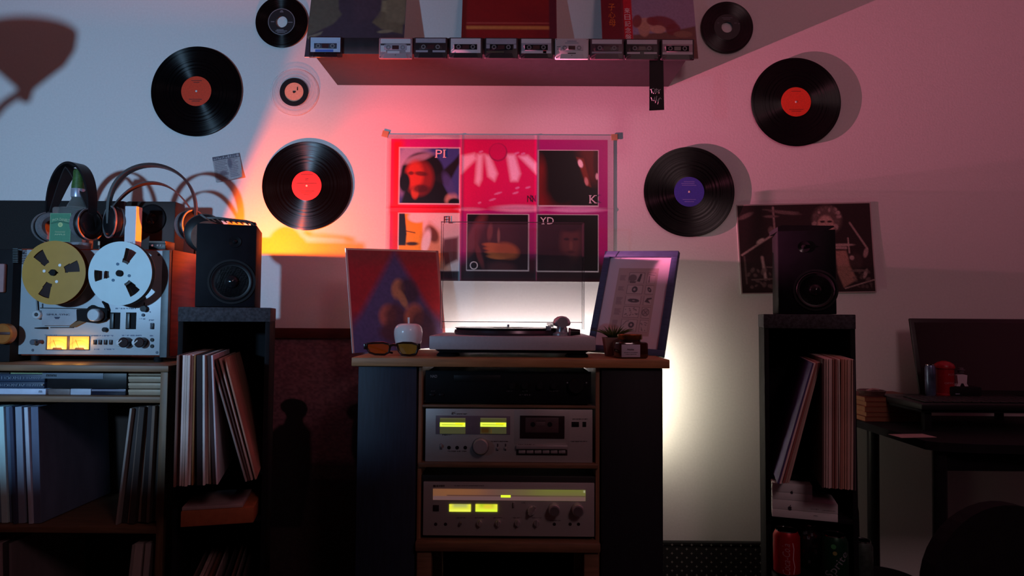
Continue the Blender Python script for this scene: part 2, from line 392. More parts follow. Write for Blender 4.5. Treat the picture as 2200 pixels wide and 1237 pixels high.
# centre picture: stage beams
I.rect(990, 297, 1153, 452, C(214, 6, 104), 6)
for p_ in ([(990, 334), (1018, 328), (1022, 340), (990, 372)], [(1024, 330), (1036, 330), (1034, 385), (1028, 398), (1020, 392)], [(1040, 330), (1052, 334), (1068, 372), (1062, 388), (1048, 378)],
           [(1088, 330), (1106, 330), (1118, 372), (1112, 388), (1098, 388)], [(1115, 334), (1134, 332), (1153, 350), (1153, 372)]):
    I.poly(p_, C(250, 222, 246), 9, .95)
I.ell(1069.5, 325, 20, 20, C(150, 20, 90), 0, .1); I.ell(1069, 324, 18, 18, C(206, 6, 104), 0, .12)
for x_, y_, w_ in ((1032, 324, 5), (1110, 327, 6), (1124, 328, 5), (1070, 415, 9), (1058, 429, 8), (1108, 414, 7), (1135, 402, 6), (1112, 403, 5), (1030, 436, 4)):
    I.ell(x_, y_, w_, 2.2, C(226, 150, 206), -.3, .4, .8)
I.ell(1115, 448, 55, 8, C(225, 170, 205), 0, .6, .9); I.ell(1240, 450, 60, 6, C(222, 170, 215), 0, .6, .9); I.ell(1010, 450, 30, 4, C(222, 150, 190), 0, .6, .7)
def pic(x0, y0, x1, y1, bgc): I.rect(x0-2, y0-2, x1+2, y1+2, C(214, 208, 214)); I.rect(x0, y0, x1, y1, bgc)
pic(855, 317, 985, 438, C(58, 78, 150))       # singer portrait, generic
def clip(x0, y0, x1, y1, fn):
    save = I.c.copy(); fn(); m = ((I.X >= x0) & (I.X <= x1) & (I.Y >= y0) & (I.Y <= y1))[..., None]; I.c = np.where(m, I.c, save)
def p1():
    I.ell(876, 350, 34, 60, C(170, 176, 205), .3, .7, .8); I.ell(905, 372, 47, 46, C(20, 14, 18), 0, .12); I.ell(893, 340, 34, 8, C(180, 182, 206), -.3, .6, .6)
    I.poly([(870, 400), (945, 385), (975, 440), (858, 440)], C(16, 10, 14), 6); I.poly([(928, 385), (972, 345), (985, 330), (985, 350), (960, 400)], C(28, 22, 30), 5)
    I.ell(898, 382, 31, 38, C(120, 34, 30), 0, .35); I.ell(888, 376, 19, 30, C(196, 62, 38), 0, .5, .8); I.ell(889, 414, 8, 14, C(200, 84, 50), 0, .5, .7)
    I.ell(902, 373, 14, 5, C(60, 14, 18), .1, .6, .8); I.ell(880, 372, 6, 4, C(60, 14, 18), 0, .6, .8); I.ell(902, 406, 18, 9, C(46, 14, 18), 0, .6, .8)
    I.ell(866, 392, 12, 22, C(14, 10, 14), 0, .4); I.ell(968, 428, 12, 14, C(205, 180, 160), .8, .6, .7); I.ell(962, 395, 10, 26, C(70, 84, 150), -.4, .6, .8); I.ell(975, 436, 14, 10, C(12, 8, 12), 0, .4)
clip(855, 317, 985, 438, p1)
pic(1158, 321, 1287, 441, C(15, 11, 14))
def p2():
    I.ell(1162, 400, 16, 60, C(110, 26, 26), 0, .6); I.ell(1190, 436, 32, 24, C(120, 22, 30), 0, .6); I.ell(1272, 345, 30, 46, C(90, 28, 26), -.3, .7); I.ell(1215, 385, 42, 66, C(14, 11, 14), .2, .5)
    I.poly([(1240, 335), (1256, 338), (1272, 400), (1262, 396)], C(120, 50, 34), 4); I.ell(1249, 349, 5, 9, C(250, 240, 236), -.3, .4); I.ell(1262, 388, 4, 9, C(200, 150, 140), -.2, .5); I.ell(1285, 345, 8, 40, C(60, 14, 18), 0, .6); I.ell(1285, 377, 3, 7, C(220, 200, 200), 0, .5)
clip(1158, 321, 1287, 441, p2)
pic(855, 460, 985, 583, C(232, 222, 220))
def p3():
    I.rect(855, 460, 907, 583, C(238, 168, 24), 4); I.ell(895, 468, 20, 12, C(240, 232, 226), 0, .4); I.poly([(855, 460), (868, 460), (872, 505), (870, 530), (855, 530)], C(22, 16, 24), 2)
    I.line(868, 498, 890, 502, 2, C(40, 24, 24)); I.ell(884, 526, 14, 4, C(60, 40, 14), 0, .6); I.poly([(905, 505), (922, 480), (946, 500), (958, 583), (905, 583)], C(205, 130, 60), 14, .8)
    I.ell(928, 505, 12, 20, C(110, 60, 40), -.5, .5); I.poly([(952, 515), (985, 510), (985, 560), (955, 575), (948, 545)], C(92, 50, 44), 8); I.ell(915, 520, 9, 26, C(235, 225, 228), .2, .5)
clip(855, 460, 985, 583, p3)
pic(1004, 462, 1136, 582, C(22, 13, 16))
def p4():
    I.ell(1022, 505, 14, 48, C(110, 50, 56), .4, .6); I.ell(1070, 512, 40, 40, C(50, 24, 26), 0, .6); I.ell(1053, 500, 6, 18, C(120, 70, 66), .1, .6); I.ell(1072, 508, 3, 16, C(150, 110, 100), 0, .6)
    for k in range(4): I.ell(1060+3*k, 528+8.5*k, 22, 5.0, C(196, 112, 56), .08, .45)
    I.ell(1090, 540, 26, 17, C(176, 96, 48), .25, .5); I.ell(1030, 548, 6, 30, C(104, 48, 50), -.3, .6); I.ell(1076, 576, 30, 12, C(74, 38, 40), 0, .7)
clip(1004, 462, 1136, 582, p4)
pic(1156, 462, 1287, 583, C(13, 11, 13))
def p5():
    I.ell(1228, 520, 22, 40, C(92, 52, 46), .05, .6); I.ell(1219, 514, 6, 3, C(24, 12, 14), 0, .5); I.ell(1239, 514, 6, 3, C(24, 12, 14), 0, .5); I.ell(1229, 528, 4, 10, C(120, 70, 60), 0, .5); I.ell(1229, 542, 9, 3, C(60, 24, 24), 0, .5)
    I.ell(1228, 484, 26, 15, C(14, 11, 13), 0, .5); I.ell(1204, 565, 34, 22, C(28, 20, 22), 0, .6)
clip(1156, 462, 1287, 583, p5)
I.poly([(826, 287), (990, 287), (990, 294), (930, 290), (880, 297), (826, 296)], C(150, 170, 185), 3, .6)
I.line(990, 288, 990, 603, 1.6, C(235, 120, 170), .45); I.line(1154, 288, 1154, 603, 1.6, C(235, 120, 170), .35); I.line(836, 449, 1308, 452, 1.5, C(240, 120, 170), .3)
I.grain(.06, 1)
bm = bmesh.new(); add_box(bm, a-.0005, b+.0005, -.0008, .0008, c-.0005, d+.0005); t.add('paper_backing', bm, PAPER)
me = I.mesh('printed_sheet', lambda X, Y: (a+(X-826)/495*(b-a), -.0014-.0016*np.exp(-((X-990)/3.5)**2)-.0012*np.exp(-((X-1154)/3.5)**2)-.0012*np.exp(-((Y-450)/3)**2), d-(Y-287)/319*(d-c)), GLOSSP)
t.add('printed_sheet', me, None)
LW = M('letter_white', C(222, 218, 222), .6, var=0); LD = M('letter_dark', C(60, 20, 44), .6, var=0)
def pl(s, x, y, h, m, w_):
    t.text('printed_letter', s, x, y, h, .004, m, wpx=w_)
pl('PI', 946, 330, 17, LW, 20); pl('N', 1139, 427, 14, LD, 13); pl('K', 1274, 428, 17, LW, 15)
pl('FL', 963, 472, 15, LD, 19); pl('O', 1018, 570, 18, LW, 18); pl('YD', 1175, 474, 15, LW, 29)
# serifs on the slab letters
bm = bmesh.new()
for (x0, y0, x1) in ((934.5, 338, 940), (951.5, 338, 958.5), (951.5, 322, 958.5), (1265.5, 436, 1271), (1277, 436, 1283), (1265.5, 420, 1271), (1276, 420, 1282), (1163.5, 481, 1170)):
    A, B_, C_, D_ = t.R(x0, y0-.7, x1, y0+.7, .004); add_box(bm, A, B_, -.0042, -.004, C_, D_)
t.add('letter_serif', bm, LW)
for cx, cy, rt in ((827.5, 287.5, .25), (1320, 294.5, -.02)):
    x, z = t.L(cx, cy, .003); bm = bmesh.new(); add_box(bm, -.0105, .0105, -.0005, .0006, -.0105, .0105)
    o = t.add('masking_tape', bm, TAPE, loc=(x, -.0022, z)); o.rotation_euler = (0, rt, 0)

# ------------------------------------------------------------------ drummer photo poster on the right
t = T('photo_poster', 'dark monochrome photo poster of a curly-haired drummer, behind the right loudspeaker', 'poster', W(1735, 632, -.001))
I = Ink(1580, 432, 1884, 634, 200, 134, C(40, 24, 26)); G1 = C(176, 150, 146); G2 = C(110, 90, 88)
I.ell(1600, 458, 18, 5, G2, -.4, .5); I.line(1663, 440, 1664, 500, 4, G1, .7); I.line(1640, 444, 1720, 452, 3, G2, .6); I.ell(1690, 452, 32, 4, G2, .12, .6); I.ell(1657, 460, 16, 3, G2, 0, .6)
I.line(1587, 546, 1668, 496, 4, G1); I.ell(1630, 515, 10, 4, C(200, 176, 170), -.55, .5); I.ell(1656, 492, 7, 9, G2, 0, .5)
I.line(1592, 550, 1594, 610, 4, G2, .7); I.line(1632, 552, 1637, 600, 6, G1); I.line(1606, 602, 1660, 600, 3, G2); I.line(1640, 574, 1660, 575, 3, G2)
for k in range(16): I.ell(1598+rng.random()*60, 575+rng.random()*50, 2+rng.random()*5, 2+rng.random()*4, G2, rng.random()*3, .6, .7)
I.ell(1783, 470, 33, 32, C(96, 78, 74), 0, .3)
for k in range(46):
    an = rng.random()*2*pi; rr = 22+rng.random()*9; I.ell(1783+rr*math.cos(an), 468+rr*math.sin(an)*.95, 3+rng.random()*3, 2.5+rng.random()*2, G2 if k % 3 else G1, an, .6, .8)
I.ell(1780, 484, 19, 24, C(186, 150, 140), 0, .25); I.ell(1773, 474, 6, 2.5, C(50, 30, 30), 0, .6); I.ell(1789, 474, 6, 2.5, C(50, 30, 30), 0, .6)
I.line(1834, 478, 1870, 536, 4, G1, .8); I.ell(1866, 545, 5, 11, G1, .3, .5, .8); I.poly([(1798, 540), (1822, 540), (1832, 580), (1842, 605), (1812, 622), (1800, 590)], C(168, 124, 112), 4)
I.ell(1812, 527, 28, 3, G1, 0, .5); I.line(1828, 512, 1829, 545, 3, G1); I.line(1800, 533, 1822, 534, 5, G1); I.ell(1842, 565, 15, 19, C(60, 42, 42), 0, .4); I.ell(1834, 556, 5, 5, G1, 0, .5)
I.line(1815, 624, 1880, 606, 2.5, G1); I.ell(1862, 592, 4, 11, G1, .4, .5); I.ell(1847, 585, 18, 3, G2, 0, .5)
for k in range(20): I.ell(1835+rng.random()*42, 585+rng.random()*38, 2+rng.random()*4, 1.5+rng.random()*3, G2, rng.random()*3, .6, .5)
I.grain(.25, 1); I.frame(1580, 432, 1884, 634, 2.2, C(190, 176, 176))
TL, TR, BL, BR = [t.L(*p_, .001) for p_ in ((1581, 440), (1870, 434), (1592, 632), (1882, 628))]
def pf(X, Y):
    u = (X-1580)/304; v = (Y-432)/202
    x = (TL[0]*(1-u)+TR[0]*u)*(1-v)+(BL[0]*(1-u)+BR[0]*u)*v; z = (TL[1]*(1-u)+TR[1]*u)*(1-v)+(BL[1]*(1-u)+BR[1]*u)*v
    return x, -.002-.006*v*v*np.abs(u-.5), z
t.add('printed_sheet', I.mesh('printed_sheet', pf, MATTP), None)
bm = bmesh.new(); add_prism(bm, [TL, TR, BR, BL], -.0008, .0008); t.add('paper_backing', bm, PAPER, smooth=False)

# ------------------------------------------------------------------ small clipped ticket
t = T('paper_ticket', 'small grey printed paper ticket stuck askew left of the orange beam', 'ticket', W(487, 392, -.001), roll=0)
def skew(px, py, off=.002): return t.L(px, py, off)
q = [(456, 338), (514, 328), (524, 382), (465, 392)]
I = Ink(0, 0, 60, 58, 90, 87, C(168, 168, 172)); I.rect(0, 0, 60, 9, C(84, 84, 96)); I.rect(1.5, 1.5, 58, 7.5, C(158, 158, 168))
for k in range(12): I.rect(3, 11.5+k*3.7, 24+rng.random()*8, 13+k*3.7, C(112, 110, 120), .8)
for k in range(11): I.rect(33, 11+k*3.9, 46+rng.random()*9, 12.8+k*3.9, C(122, 118, 130), .8)
I.ell(36, 20, 5, 12, C(100, 96, 112), 0, .5, .8); I.ell(20, 40, 9, 5, C(96, 84, 98), .2, .6, .8); I.grain(.12, 2)
A4 = [skew(*p_) for p_ in q]
def tf(X, Y):
    u = X/60; v = Y/58; x = (A4[0][0]*(1-u)+A4[1][0]*u)*(1-v)+(A4[3][0]*(1-u)+A4[2][0]*u)*v; z = (A4[0][1]*(1-u)+A4[1][1]*u)*(1-v)+(A4[3][1]*(1-u)+A4[2][1]*u)*v
    return x, -.002-.012*(u*v)**3-.003*v, z
t.add('printed_sheet', I.mesh('printed_sheet', tf, MATTP), None)
t.text('printed_words', 'PREMIUM TAPE', 483, 337, 7, .0028, M('ink_dark', C(70, 66, 84), .7), rot=.17, wpx=52)

# ================================================================== WALL SHELF
SY = -.262
sx0 = W(673, 100, SY).x; sx1 = W(1481, 100, SY).x; sz1 = (W(770, 80, SY).z+W(1400, 84, SY).z)/2; sz0 = sz1-.050
t = T('wall_shelf', 'black floating wall shelf carrying record sleeves and cassettes', 'shelf', ((sx0+sx1)/2, -.13, sz0))
hw = (sx1-sx0)/2
t.lbox('shelf_board', -hw, hw, -.132, .130, 0, .05, M('black_brown_laminate', (.018, .014, .018), .5, var=.25, scale=50), .0015)
SZ = sz1
# sleeves standing on the shelf
def sleeve(name, label, px0, px1, ybase, ytop, ink, thick=.004, zoff=0, mat=PRINT):
    A = W(px0, 80, ybase); B = W(px1, 80, ybase); wd = B.x-A.x; h = .315
    lean = math.atan2(ytop-ybase, h)
    t = T(name, label, 'record sleeve', ((A.x+B.x)/2, ybase, SZ+.0005), pitch=-lean)
    t.lbox('sleeve_board', -wd/2, wd/2, 0, thick, 0, h, PAPER, .0006)
    t.add('printed_cover', ink.mesh('printed_cover', rectfn(-wd/2, wd/2, 0, h, ink.ext, -.0006), mat), None); return t, wd, h
I = Ink(0, 0, 100, 100, 120, 120, C(64, 56, 70))
I.poly([(0, 0), (26, 0), (30, 42), (34, 48), (26, 60), (16, 66), (0, 76)], C(96, 92, 80), 2); I.poly([(0, 76), (16, 69), (14, 73), (2, 79)], C(128, 120, 104), 1)
I.poly([(76, 38), (98, 42), (98, 72), (86, 69), (76, 66), (66, 58)], C(112, 100, 78), 2); I.poly([(74, 30), (98, 32), (98, 50), (74, 44)], C(142, 130, 100), 2); I.ell(80, 69, 8, 2, C(134, 122, 98), -.1, .4)
I.poly([(40, 0), (75, 0), (72, 50), (48, 60)], C(74, 60, 74), 8); I.poly([(78, 0), (100, 0), (100, 60), (80, 55)], C(126, 114, 90), 3); I.ell(88, 78, 14, 5, C(70, 52, 60), 0, .4); I.grain(.12, 3)
sleeve('record_sleeve', 'grey-olive record sleeve with dark abstract shape, at the left end of the wall shelf', 655, 866, -.115, -.035, I)
I = Ink(0, 0, 100, 100, 100, 100, C(150, 22, 26)); I.rect(0, 0, 5, 100, C(120, 20, 20), 2); I.poly([(60, 40), (100, 40), (100, 100), (85, 100)], C(130, 14, 26), 20, .7)
I.rect(5, 56, 94, 57, C(206, 96, 84), .8); I.rect(5, 60, 94, 64, C(214, 130, 70), 2); I.rect(92, 0, 100, 100, C(96, 20, 40), 2, ); I.grain(.08, 2)
sleeve('record_sleeve', 'dark red record sleeve with thin pale stripes, in the middle of the wall shelf', 990, 1197, -.10, -.03, I)
I = Ink(0, 0, 100, 100, 150, 150, C(160, 140, 168)); I.poly([(33, 72), (70, 68), (100, 61), (100, 100), (33, 100)], C(120, 82, 72), 2); I.rect(30, 82, 100, 100, C(112, 80, 66), 3)
for cx_, cy_, rx_, ry_, cc, ro in ((50, 74, 17, 8, C(206, 150, 130), .1), (45, 80, 6, 9, C(200, 146, 124), 0), (66, 72, 15, 8, C(132, 44, 54), .25), (54, 70, 6, 5, C(140, 50, 58), .5), (76, 80, 8, 7, C(128, 46, 52), -.4), (60, 80, 8, 5, C(212, 160, 140), 0), (38, 70, 5, 8, C(136, 48, 54), .2), (86, 86, 10, 4, C(150, 110, 90), 0)):
    I.ell(cx_, cy_-15, rx_, ry_, cc, ro, .25, .9)
I.rect(0, 0, 23, 100, C(120, 18, 34), .8); I.rect(23, 0, 33, 100, C(206, 24, 44), .8); I.rect(23, 0, 24, 100, C(120, 14, 30), .6); I.grain(.10, 2)
t, wd, h = sleeve('record_sleeve', 'pink and brown blotched record sleeve with a red lettered band, at the shelf right end', 1295, 1500, -.115, -.035, I)
KW = M('kanji_white', C(238, 214, 214), .6, var=0); KO = M('kanji_orange', C(232, 120, 48), .6, var=0)
for k, ch in enumerate('来日記念盤'):
    t.ltext('printed_character', ch, -wd/2+.28*wd, .182-.0255*k, .0215, -.001, KW, wd=.019)
for k, ch in enumerate('子心母'):
    t.ltext('printed_character', ch, -wd/2+.115*wd, .196-.031*k, .026, -.001, KO, wd=.022)

# cassettes stuck along the shelf front edge
def cassette(cx, cy, label, shell, top=None, win=None, face=None, stripes=(), clear=False, blue=False, art=0):
    p = W(cx, cy, SY-.0005); Wd, H, D_ = .0995, .0630, .0105
    t = T('cassette_tape', label, 'cassette', (p.x, SY-.0008, p.z), group='cassettes along the shelf edge')
    bm = bmesh.new(); add_box(bm, -Wd/2, Wd/2, -D_+.002, 0, -H/2, H/2, .003, 3)
    sh = t.add('shell', bm, shell)
    bm = bmesh.new(); add_prism(bm, [(-.036, -H/2+.0002), (.036, -H/2+.0002), (.032, -H/2+.015), (-.032, -H/2+.015)], -D_+.0002, -D_+.0025); t.add('head_housing', bm, shell, smooth=False)
    y = -D_+.0022
    if face: # full label plate with notch
        bm = bmesh.new(); add_box(bm, -.0445, .0445, y-.0006, y+.0004, -.016, .028, .0015, 2); t.add('paper_label', bm, face)
    if top: bm = bmesh.new(); add_box(bm, -.0445, .0445, y-.0009, y+.0002, .0145, .028, .0008, 1); t.add('title_strip', bm, top)
    bm = bmesh.new(); add_box(bm, -.034, .034, y-.0012, y+.0001, -.006, .0105, .0015, 2); wn = t.add('window', bm, win or BLKM)
    bm = bmesh.new(); add_box(bm, -.010, .010, y-.0015, y-.001, -.004, .008, .0004, 1); t.add('tape_window', bm, M('brown_window', C(70, 40, 44), .3), wn)
    for s_ in (-1, 1):
        bm = bmesh.new(); add_ring(bm, (s_*.0213, 0, .002), .0042, .0066, y-.0019, y-.0009, seg=18, nr=1, holes=None)
        for k in range(6): a_ = k*pi/3; add_box(bm, s_*.0213+.0036*math.cos(a_)-.0006, s_*.0213+.0036*math.cos(a_)+.0006, y-.0018, y-.001, .002+.0036*math.sin(a_)-.0006, .002+.0036*math.sin(a_)+.0006)
        t.add('hub', bm, M('hub_grey', C(130, 128, 132), .5))
    for (x0, x1, z0, z1, m_) in stripes:
        bm = bmesh.new(); add_box(bm, x0, x1, y-.0009, y+.0001, z0, z1); t.add('stripe', bm, m_)
    bm = bmesh.new()
    for sx_, sz_ in ((-.0455, .0275), (.0455, .0275), (-.0455, -.0275), (.0455, -.0275), (0, -.021)): add_cyl(bm, (sx_, y-.0004 if sz_ > -.0205 else -D_-.0002, sz_), .0013, .002, 'Y', 8)
    t.add('screw', bm, DKMETAL); return t
K1 = M('cassette_black', (.022, .016, .020), .4, var=.1); KCL = M('cassette_clear', C(176, 178, 186), .18, var=.03, alpha=.55); KSM = M('cassette_smoke', (.03, .015, .018), .15, alpha=.6, var=0)
KG = M('cassette_grey', C(196, 194, 198), .4, var=.05); LBW = M('cassette_label_white', C(206, 204, 212), .6, var=.05); LBL = M('cassette_label_blue', C(176, 196, 222), .6, var=.05); BLU = M('stripe_blue', C(70, 104, 190), .6); KMV = M('cassette_mauve', C(84, 62, 72), .4)
LB2 = M('cassette_label_grey', C(160, 158, 172), .6); RED = M('stripe_red', C(205, 60, 70), .6)
cassette(701, 103, 'cassette with pale blue label and blue stripe, leftmost on the shelf edge', KSM, LBL, M('cassette_window_grey', C(60, 66, 80), .4), LBL, [(-.03, .024, -.0155, -.0085, BLU)])
cassette(851, 106, 'clear grey cassette with white label, first right of the gap in the row', KCL, LBW, LB2, None, [(-.044, -.028, -.012, .007, LBW), (.030, .044, -.012, .007, LBW), (-.024, .012, -.016, -.009, LBW), (-.044, -.03, .0095, .0125, K1), (.03, .044, .0095, .0125, K1)])
cassette(926, 105, 'black cassette with pale title strip, left of the white-framed one above the poster', K1, LB2, K1, None, [(-.044, -.008, -.014, -.008, LB2), (.006, .044, -.014, -.008, LB2)])
cassette(1001, 105, 'black cassette with a full white label framing a dark window, third right of the gap', K1, LBW, BLKM, LBW)
cassette(1077, 105.5, 'black cassette with rounded grey top label, below the middle red sleeve', K1, None, BLKM, None, [(-.0445, .0445, .011, .028, LB2), (-.0445, -.031, -.002, .012, LB2), (.037, .0445, -.002, .012, LB2), (-.044, .008, -.0145, -.0105, M('stripe_olive', C(90, 84, 66), .5))])
cassette(1152, 106, 'black cassette with white label and small red mark, left of the all-white cassette', K1, LBW, BLKM, LB2, [(-.0445, .0445, -.016, -.009, LBW), (.020, .030, -.0155, -.0065, RED)])
cassette(1228, 107, 'all-white cassette with fine black print, its bottom edge glowing pink', KG, None, M('cassette_ivory', C(190, 186, 192), .5), None, [(-.012, .012, -.016, -.013, K1), (-.044, -.033, .004, .0055, K1), (-.044, -.035, -.002, -.0005, K1), (-.02, .02, .016, .018, LB2), (-.014, .014, .021, .024, LB2)])
cassette(1303, 107.5, 'dark mauve cassette with a thin white title strip, right of the all-white one', KMV, LBW, M('cassette_dusk', C(64, 48, 60), .4), None, [(-.0445, .0445, -.014, -.009, LB2)])
cassette(1378, 108, 'black cassette with white title strip and split white line, above the hanging black tag', K1, LBW, K1, None, [(-.044, -.006, -.015, -.0095, LBW), (.006, .044, -.015, -.0095, LBW)])
cassette(1454, 108.5, 'black cassette with white framed label, rightmost on the shelf edge', K1, LBW, BLKM, M('cassette_label_pink', C(170, 150, 160), .6), [(-.0445, .0445, -.016, -.009, LBW)])
# hanging tag
t = T('hanging_tag', 'long black paper tag with white handwriting, hanging from the shelf right end', 'tag', W(1411, 237, SY-.001))
P4 = [(1395, 120), (1425, 120), (1427, 236), (1395, 237.5)]
t.poly('paper_strip', P4, 0, .0006, M('black_card', (.012, .008, .010), .7))
bm = bmesh.new()
for st in ([(1399, 191), (1401, 200)], [(1397, 192), (1405, 190)], [(1402, 196), (1404, 201), (1406, 195)], [(1407, 191), (1408, 201)], [(1410, 190), (1411, 200)], [(1406, 193), (1414, 192)], [(1412, 196), (1414, 199), (1415, 193)], [(1416, 201), (1416, 194), (1419, 192)],
           [(1399, 209), (1401, 216), (1403, 211), (1405, 217), (1407, 208)], [(1411, 206), (1408, 221)], [(1410, 213), (1413, 218), (1416, 211)], [(1416, 211), (1413, 224)], [(1417, 214), (1418, 209), (1421, 213)]):
    add_tube(bm, [(t.L(*p_, .0006)[0], -.0006, t.L(*p_, .0006)[1]) for p_ in st], .0009, 5)
t.add('handwriting', bm, LW)
# ================================================================== uplighter (mostly hidden behind the left speaker)
t = T('floor_uplighter', 'slim black floor uplighter glowing orange and red behind the left loudspeaker', 'lamp', (UP.x, UP.y, 0))
bm = bmesh.new(); add_lathe(bm, [(0, 0), (.055, 0), (.055, .008), (.045, .012), (0, .012)], seg=32); t.add('base', bm, BLKM)
bm = bmesh.new(); add_cyl(bm, (0, 0, .012), .007, UP.z-.052, 'Z', 12); t.add('pole', bm, BLKM)
bm = bmesh.new(); add_lathe(bm, [(0, UP.z-.045), (.034, UP.z-.045), (.036, UP.z-.001), (.034, UP.z-.001), (.032, UP.z-.040), (0, UP.z-.040)], seg=48); t.add('lamp_cup', bm, BLKM)
# unseen baffle added to cut the slanting left edge of the beam
A_ = W(497, 460, 0); B_ = W(649, 60, 0); P0 = UP
def pt(s, Q, ext=0): return P0+(Q-P0)*s
k = .06; E1 = pt(k, A_+(A_-B_)*.35); E2 = pt(k, B_); bm = bmesh.new()
vs = [bm.verts.new(v_-Vector((UP.x, UP.y, 0))+o_) for o_ in (Vector((0, 0, 0)), Vector((0, -.0012, 0))) for v_ in (E1, E2, E2+Vector((-.13, 0, 0)), E1+Vector((-.09, 0, 0)))]
for f in ((0, 1, 2, 3), (7, 6, 5, 4), (0, 4, 5, 1), (1, 5, 6, 2), (2, 6, 7, 3), (3, 7, 4, 0)): bm.faces.new([vs[i] for i in f])
t.add('beam_baffle', bm, BLKM, smooth=False)

# ================================================================== LEFT BOOKCASE
BY = -.42
bt = W(200, 784, BY).z     # top front edge height
bx1 = W(361, 800, BY).x; bx0 = bx1-1.05
t = T('record_bookcase', 'oak bookcase full of records under the tape deck, left', 'bookcase', (bx1, BY, 0))
tk = .017
t.lbox('top_board', bx0-bx1-.005, .004, -.006, .338, bt-tk, bt, WOOD2, .002)
t.lbox('side_panel', -.020, 0, 0, .332, 0, bt-tk, WOODV, .0015)
t.lbox('side_panel', bx0-bx1, bx0-bx1+.02, 0, .332, 0, bt-tk, WOODV, .0015)
zs = [W(150, 857, BY).z, W(150, 1138, BY).z, .06]
for z in zs: t.lbox('shelf', bx0-bx1+.02, -.020, .002, .325, z-.009, z+.007, WOOD2, .0015)
t.lbox('back_panel', bx0-bx1+.02, -.020, .325, .331, .05, bt-tk, M('dark_hardboard', C(44, 30, 24), .8), 0)
t.lbox('plinth', bx0-bx1+.02, -.020, .02, .035, 0, .05, WOOD2, 0)
SH1 = zs[0]+.007; SH2 = zs[1]+.007; SH3 = zs[2]+.007

LPN = [0]
def spine_mat(c):
    return M('sleeve_spine_%d_%d_%d' % c, tuple(min(.85, 1.9*q) for q in C(*c)), .75, var=.18, scale=25, stretch=(1, 1, .3), bump=.0)
def lp(label, group, loc, thick, col, yaw=0, lean=0, hgt=.312, dep=.298, pull=0):
    """record in its sleeve standing upright; local x = thickness, y back, z up"""
    bm = bmesh.new(); add_box(bm, 0, thick, -pull, dep-pull, 0, hgt, min(.0006, thick*.2), 1)
    # slightly open mouth / rounded spine
    for v in bm.verts:
        v.co.x += .0015*math.sin(v.co.z*9+thick*900)
    M4 = Matrix.Translation(Vector(loc)) @ Matrix.Rotation(yaw, 4, 'Z') @ Matrix.Rotation(lean, 4, 'Y')
    me = mesh_of(bm, 'record_sleeve', False); me.materials.append(spine_mat(col)); o = bpy.data.objects.new('record_sleeve', me); COL.objects.link(o)
    o.matrix_world = M4; tag(o, label, 'record sleeve', group); return o
ORD = ['first', 'second', 'third', 'fourth', 'fifth', 'sixth', 'seventh', 'eighth', 'ninth', 'tenth', 'eleventh', 'twelfth', 'thirteenth', 'fourteenth', 'fifteenth', 'sixteenth', 'seventeenth', 'eighteenth', 'nineteenth', 'twentieth']
def shade(c):
    m = max(c)
    if m < 50: return 'black'
    if c[2] > c[0]+8: return 'bluish grey' if m > 90 else 'dark blue'
    if c[0] > c[2]+50: return 'rusty brown'
    if m > 150: return 'pale'
    if m > 100: return 'greyish'
    return 'dark brown'
# upper compartment left group (bluish), leaning slightly right->left
x = W(-70, 1000, BY+.03).x; k = 0
base = W(92, 1130, BY+.03).x
cols = [(96, 116, 128), (150, 176, 176), (70, 84, 104), (46, 52, 72), (112, 122, 138), (44, 48, 66), (150, 156, 168), (76, 84, 104)]
ths = [.020, .017, .017, .010, .018, .010, .010, .020]
xx = base-sum(ths)-.008*8*.12
for i, (c_, th) in enumerate(zip(cols, ths)):
    lp(f'{shade(c_)} record sleeve, {ORD[i]} of the leaning left row on the bookcase middle shelf', 'records, left row of the middle shelf', (xx, BY+.018+.006*(i % 3), SH2+.001), th, c_, lean=-.075); xx += th+.0012
cols = [(120, 112, 108), (40, 34, 34), (92, 74, 66), (44, 36, 34), (100, 84, 74), (38, 30, 30), (84, 68, 60), (50, 42, 38), (96, 84, 76)]
ths = [.006, .018, .007, .014, .010, .016, .008, .012, .006]
xx = W(250, 1130, BY+.03).x+.004
for i, (c_, th) in enumerate(zip(cols, ths)):
    lp(f'{shade(c_)} record sleeve, {ORD[i]} of the right row on the bookcase middle shelf', 'records, right row of the middle shelf', (xx, BY+.02+.007*((i*2) % 3), SH2+.001+.001*i), th, c_, lean=.085-.009*i); xx += th+.0015
cols = [(60, 50, 48), (84, 72, 70), (130, 116, 116), (50, 44, 46), (96, 88, 90)]; ths = [.02, .014, .016, .018, .006]
xx = W(46, 1237, BY+.03).x-sum(ths)-.012
for i, (c_, th) in enumerate(zip(cols, ths)):
    lp(f'{shade(c_)} record sleeve, {ORD[i]} of the left row on the bookcase bottom shelf', 'records, left row of the bottom shelf', (xx, BY+.02+.006*(i % 2), SH3+.001), th, c_, lean=-.06); xx += th+.0012
cols = [(120, 110, 108), (146, 132, 128), (90, 80, 78), (132, 120, 118), (60, 54, 52), (110, 100, 96), (128, 116, 110)]; ths = [.006, .022, .010, .014, .008, .012, .010]
xx = W(266, 1225, BY+.03).x
for i, (c_, th) in enumerate(zip(cols, ths)):
    lp(f'{shade(c_)} record sleeve, {ORD[i]} of the right row on the bookcase bottom shelf', 'records, right row of the bottom shelf', (xx, BY+.022+.005*(i % 3), SH3+.001+.001*i), th, c_, lean=.075-.006*i); xx += th+.0015
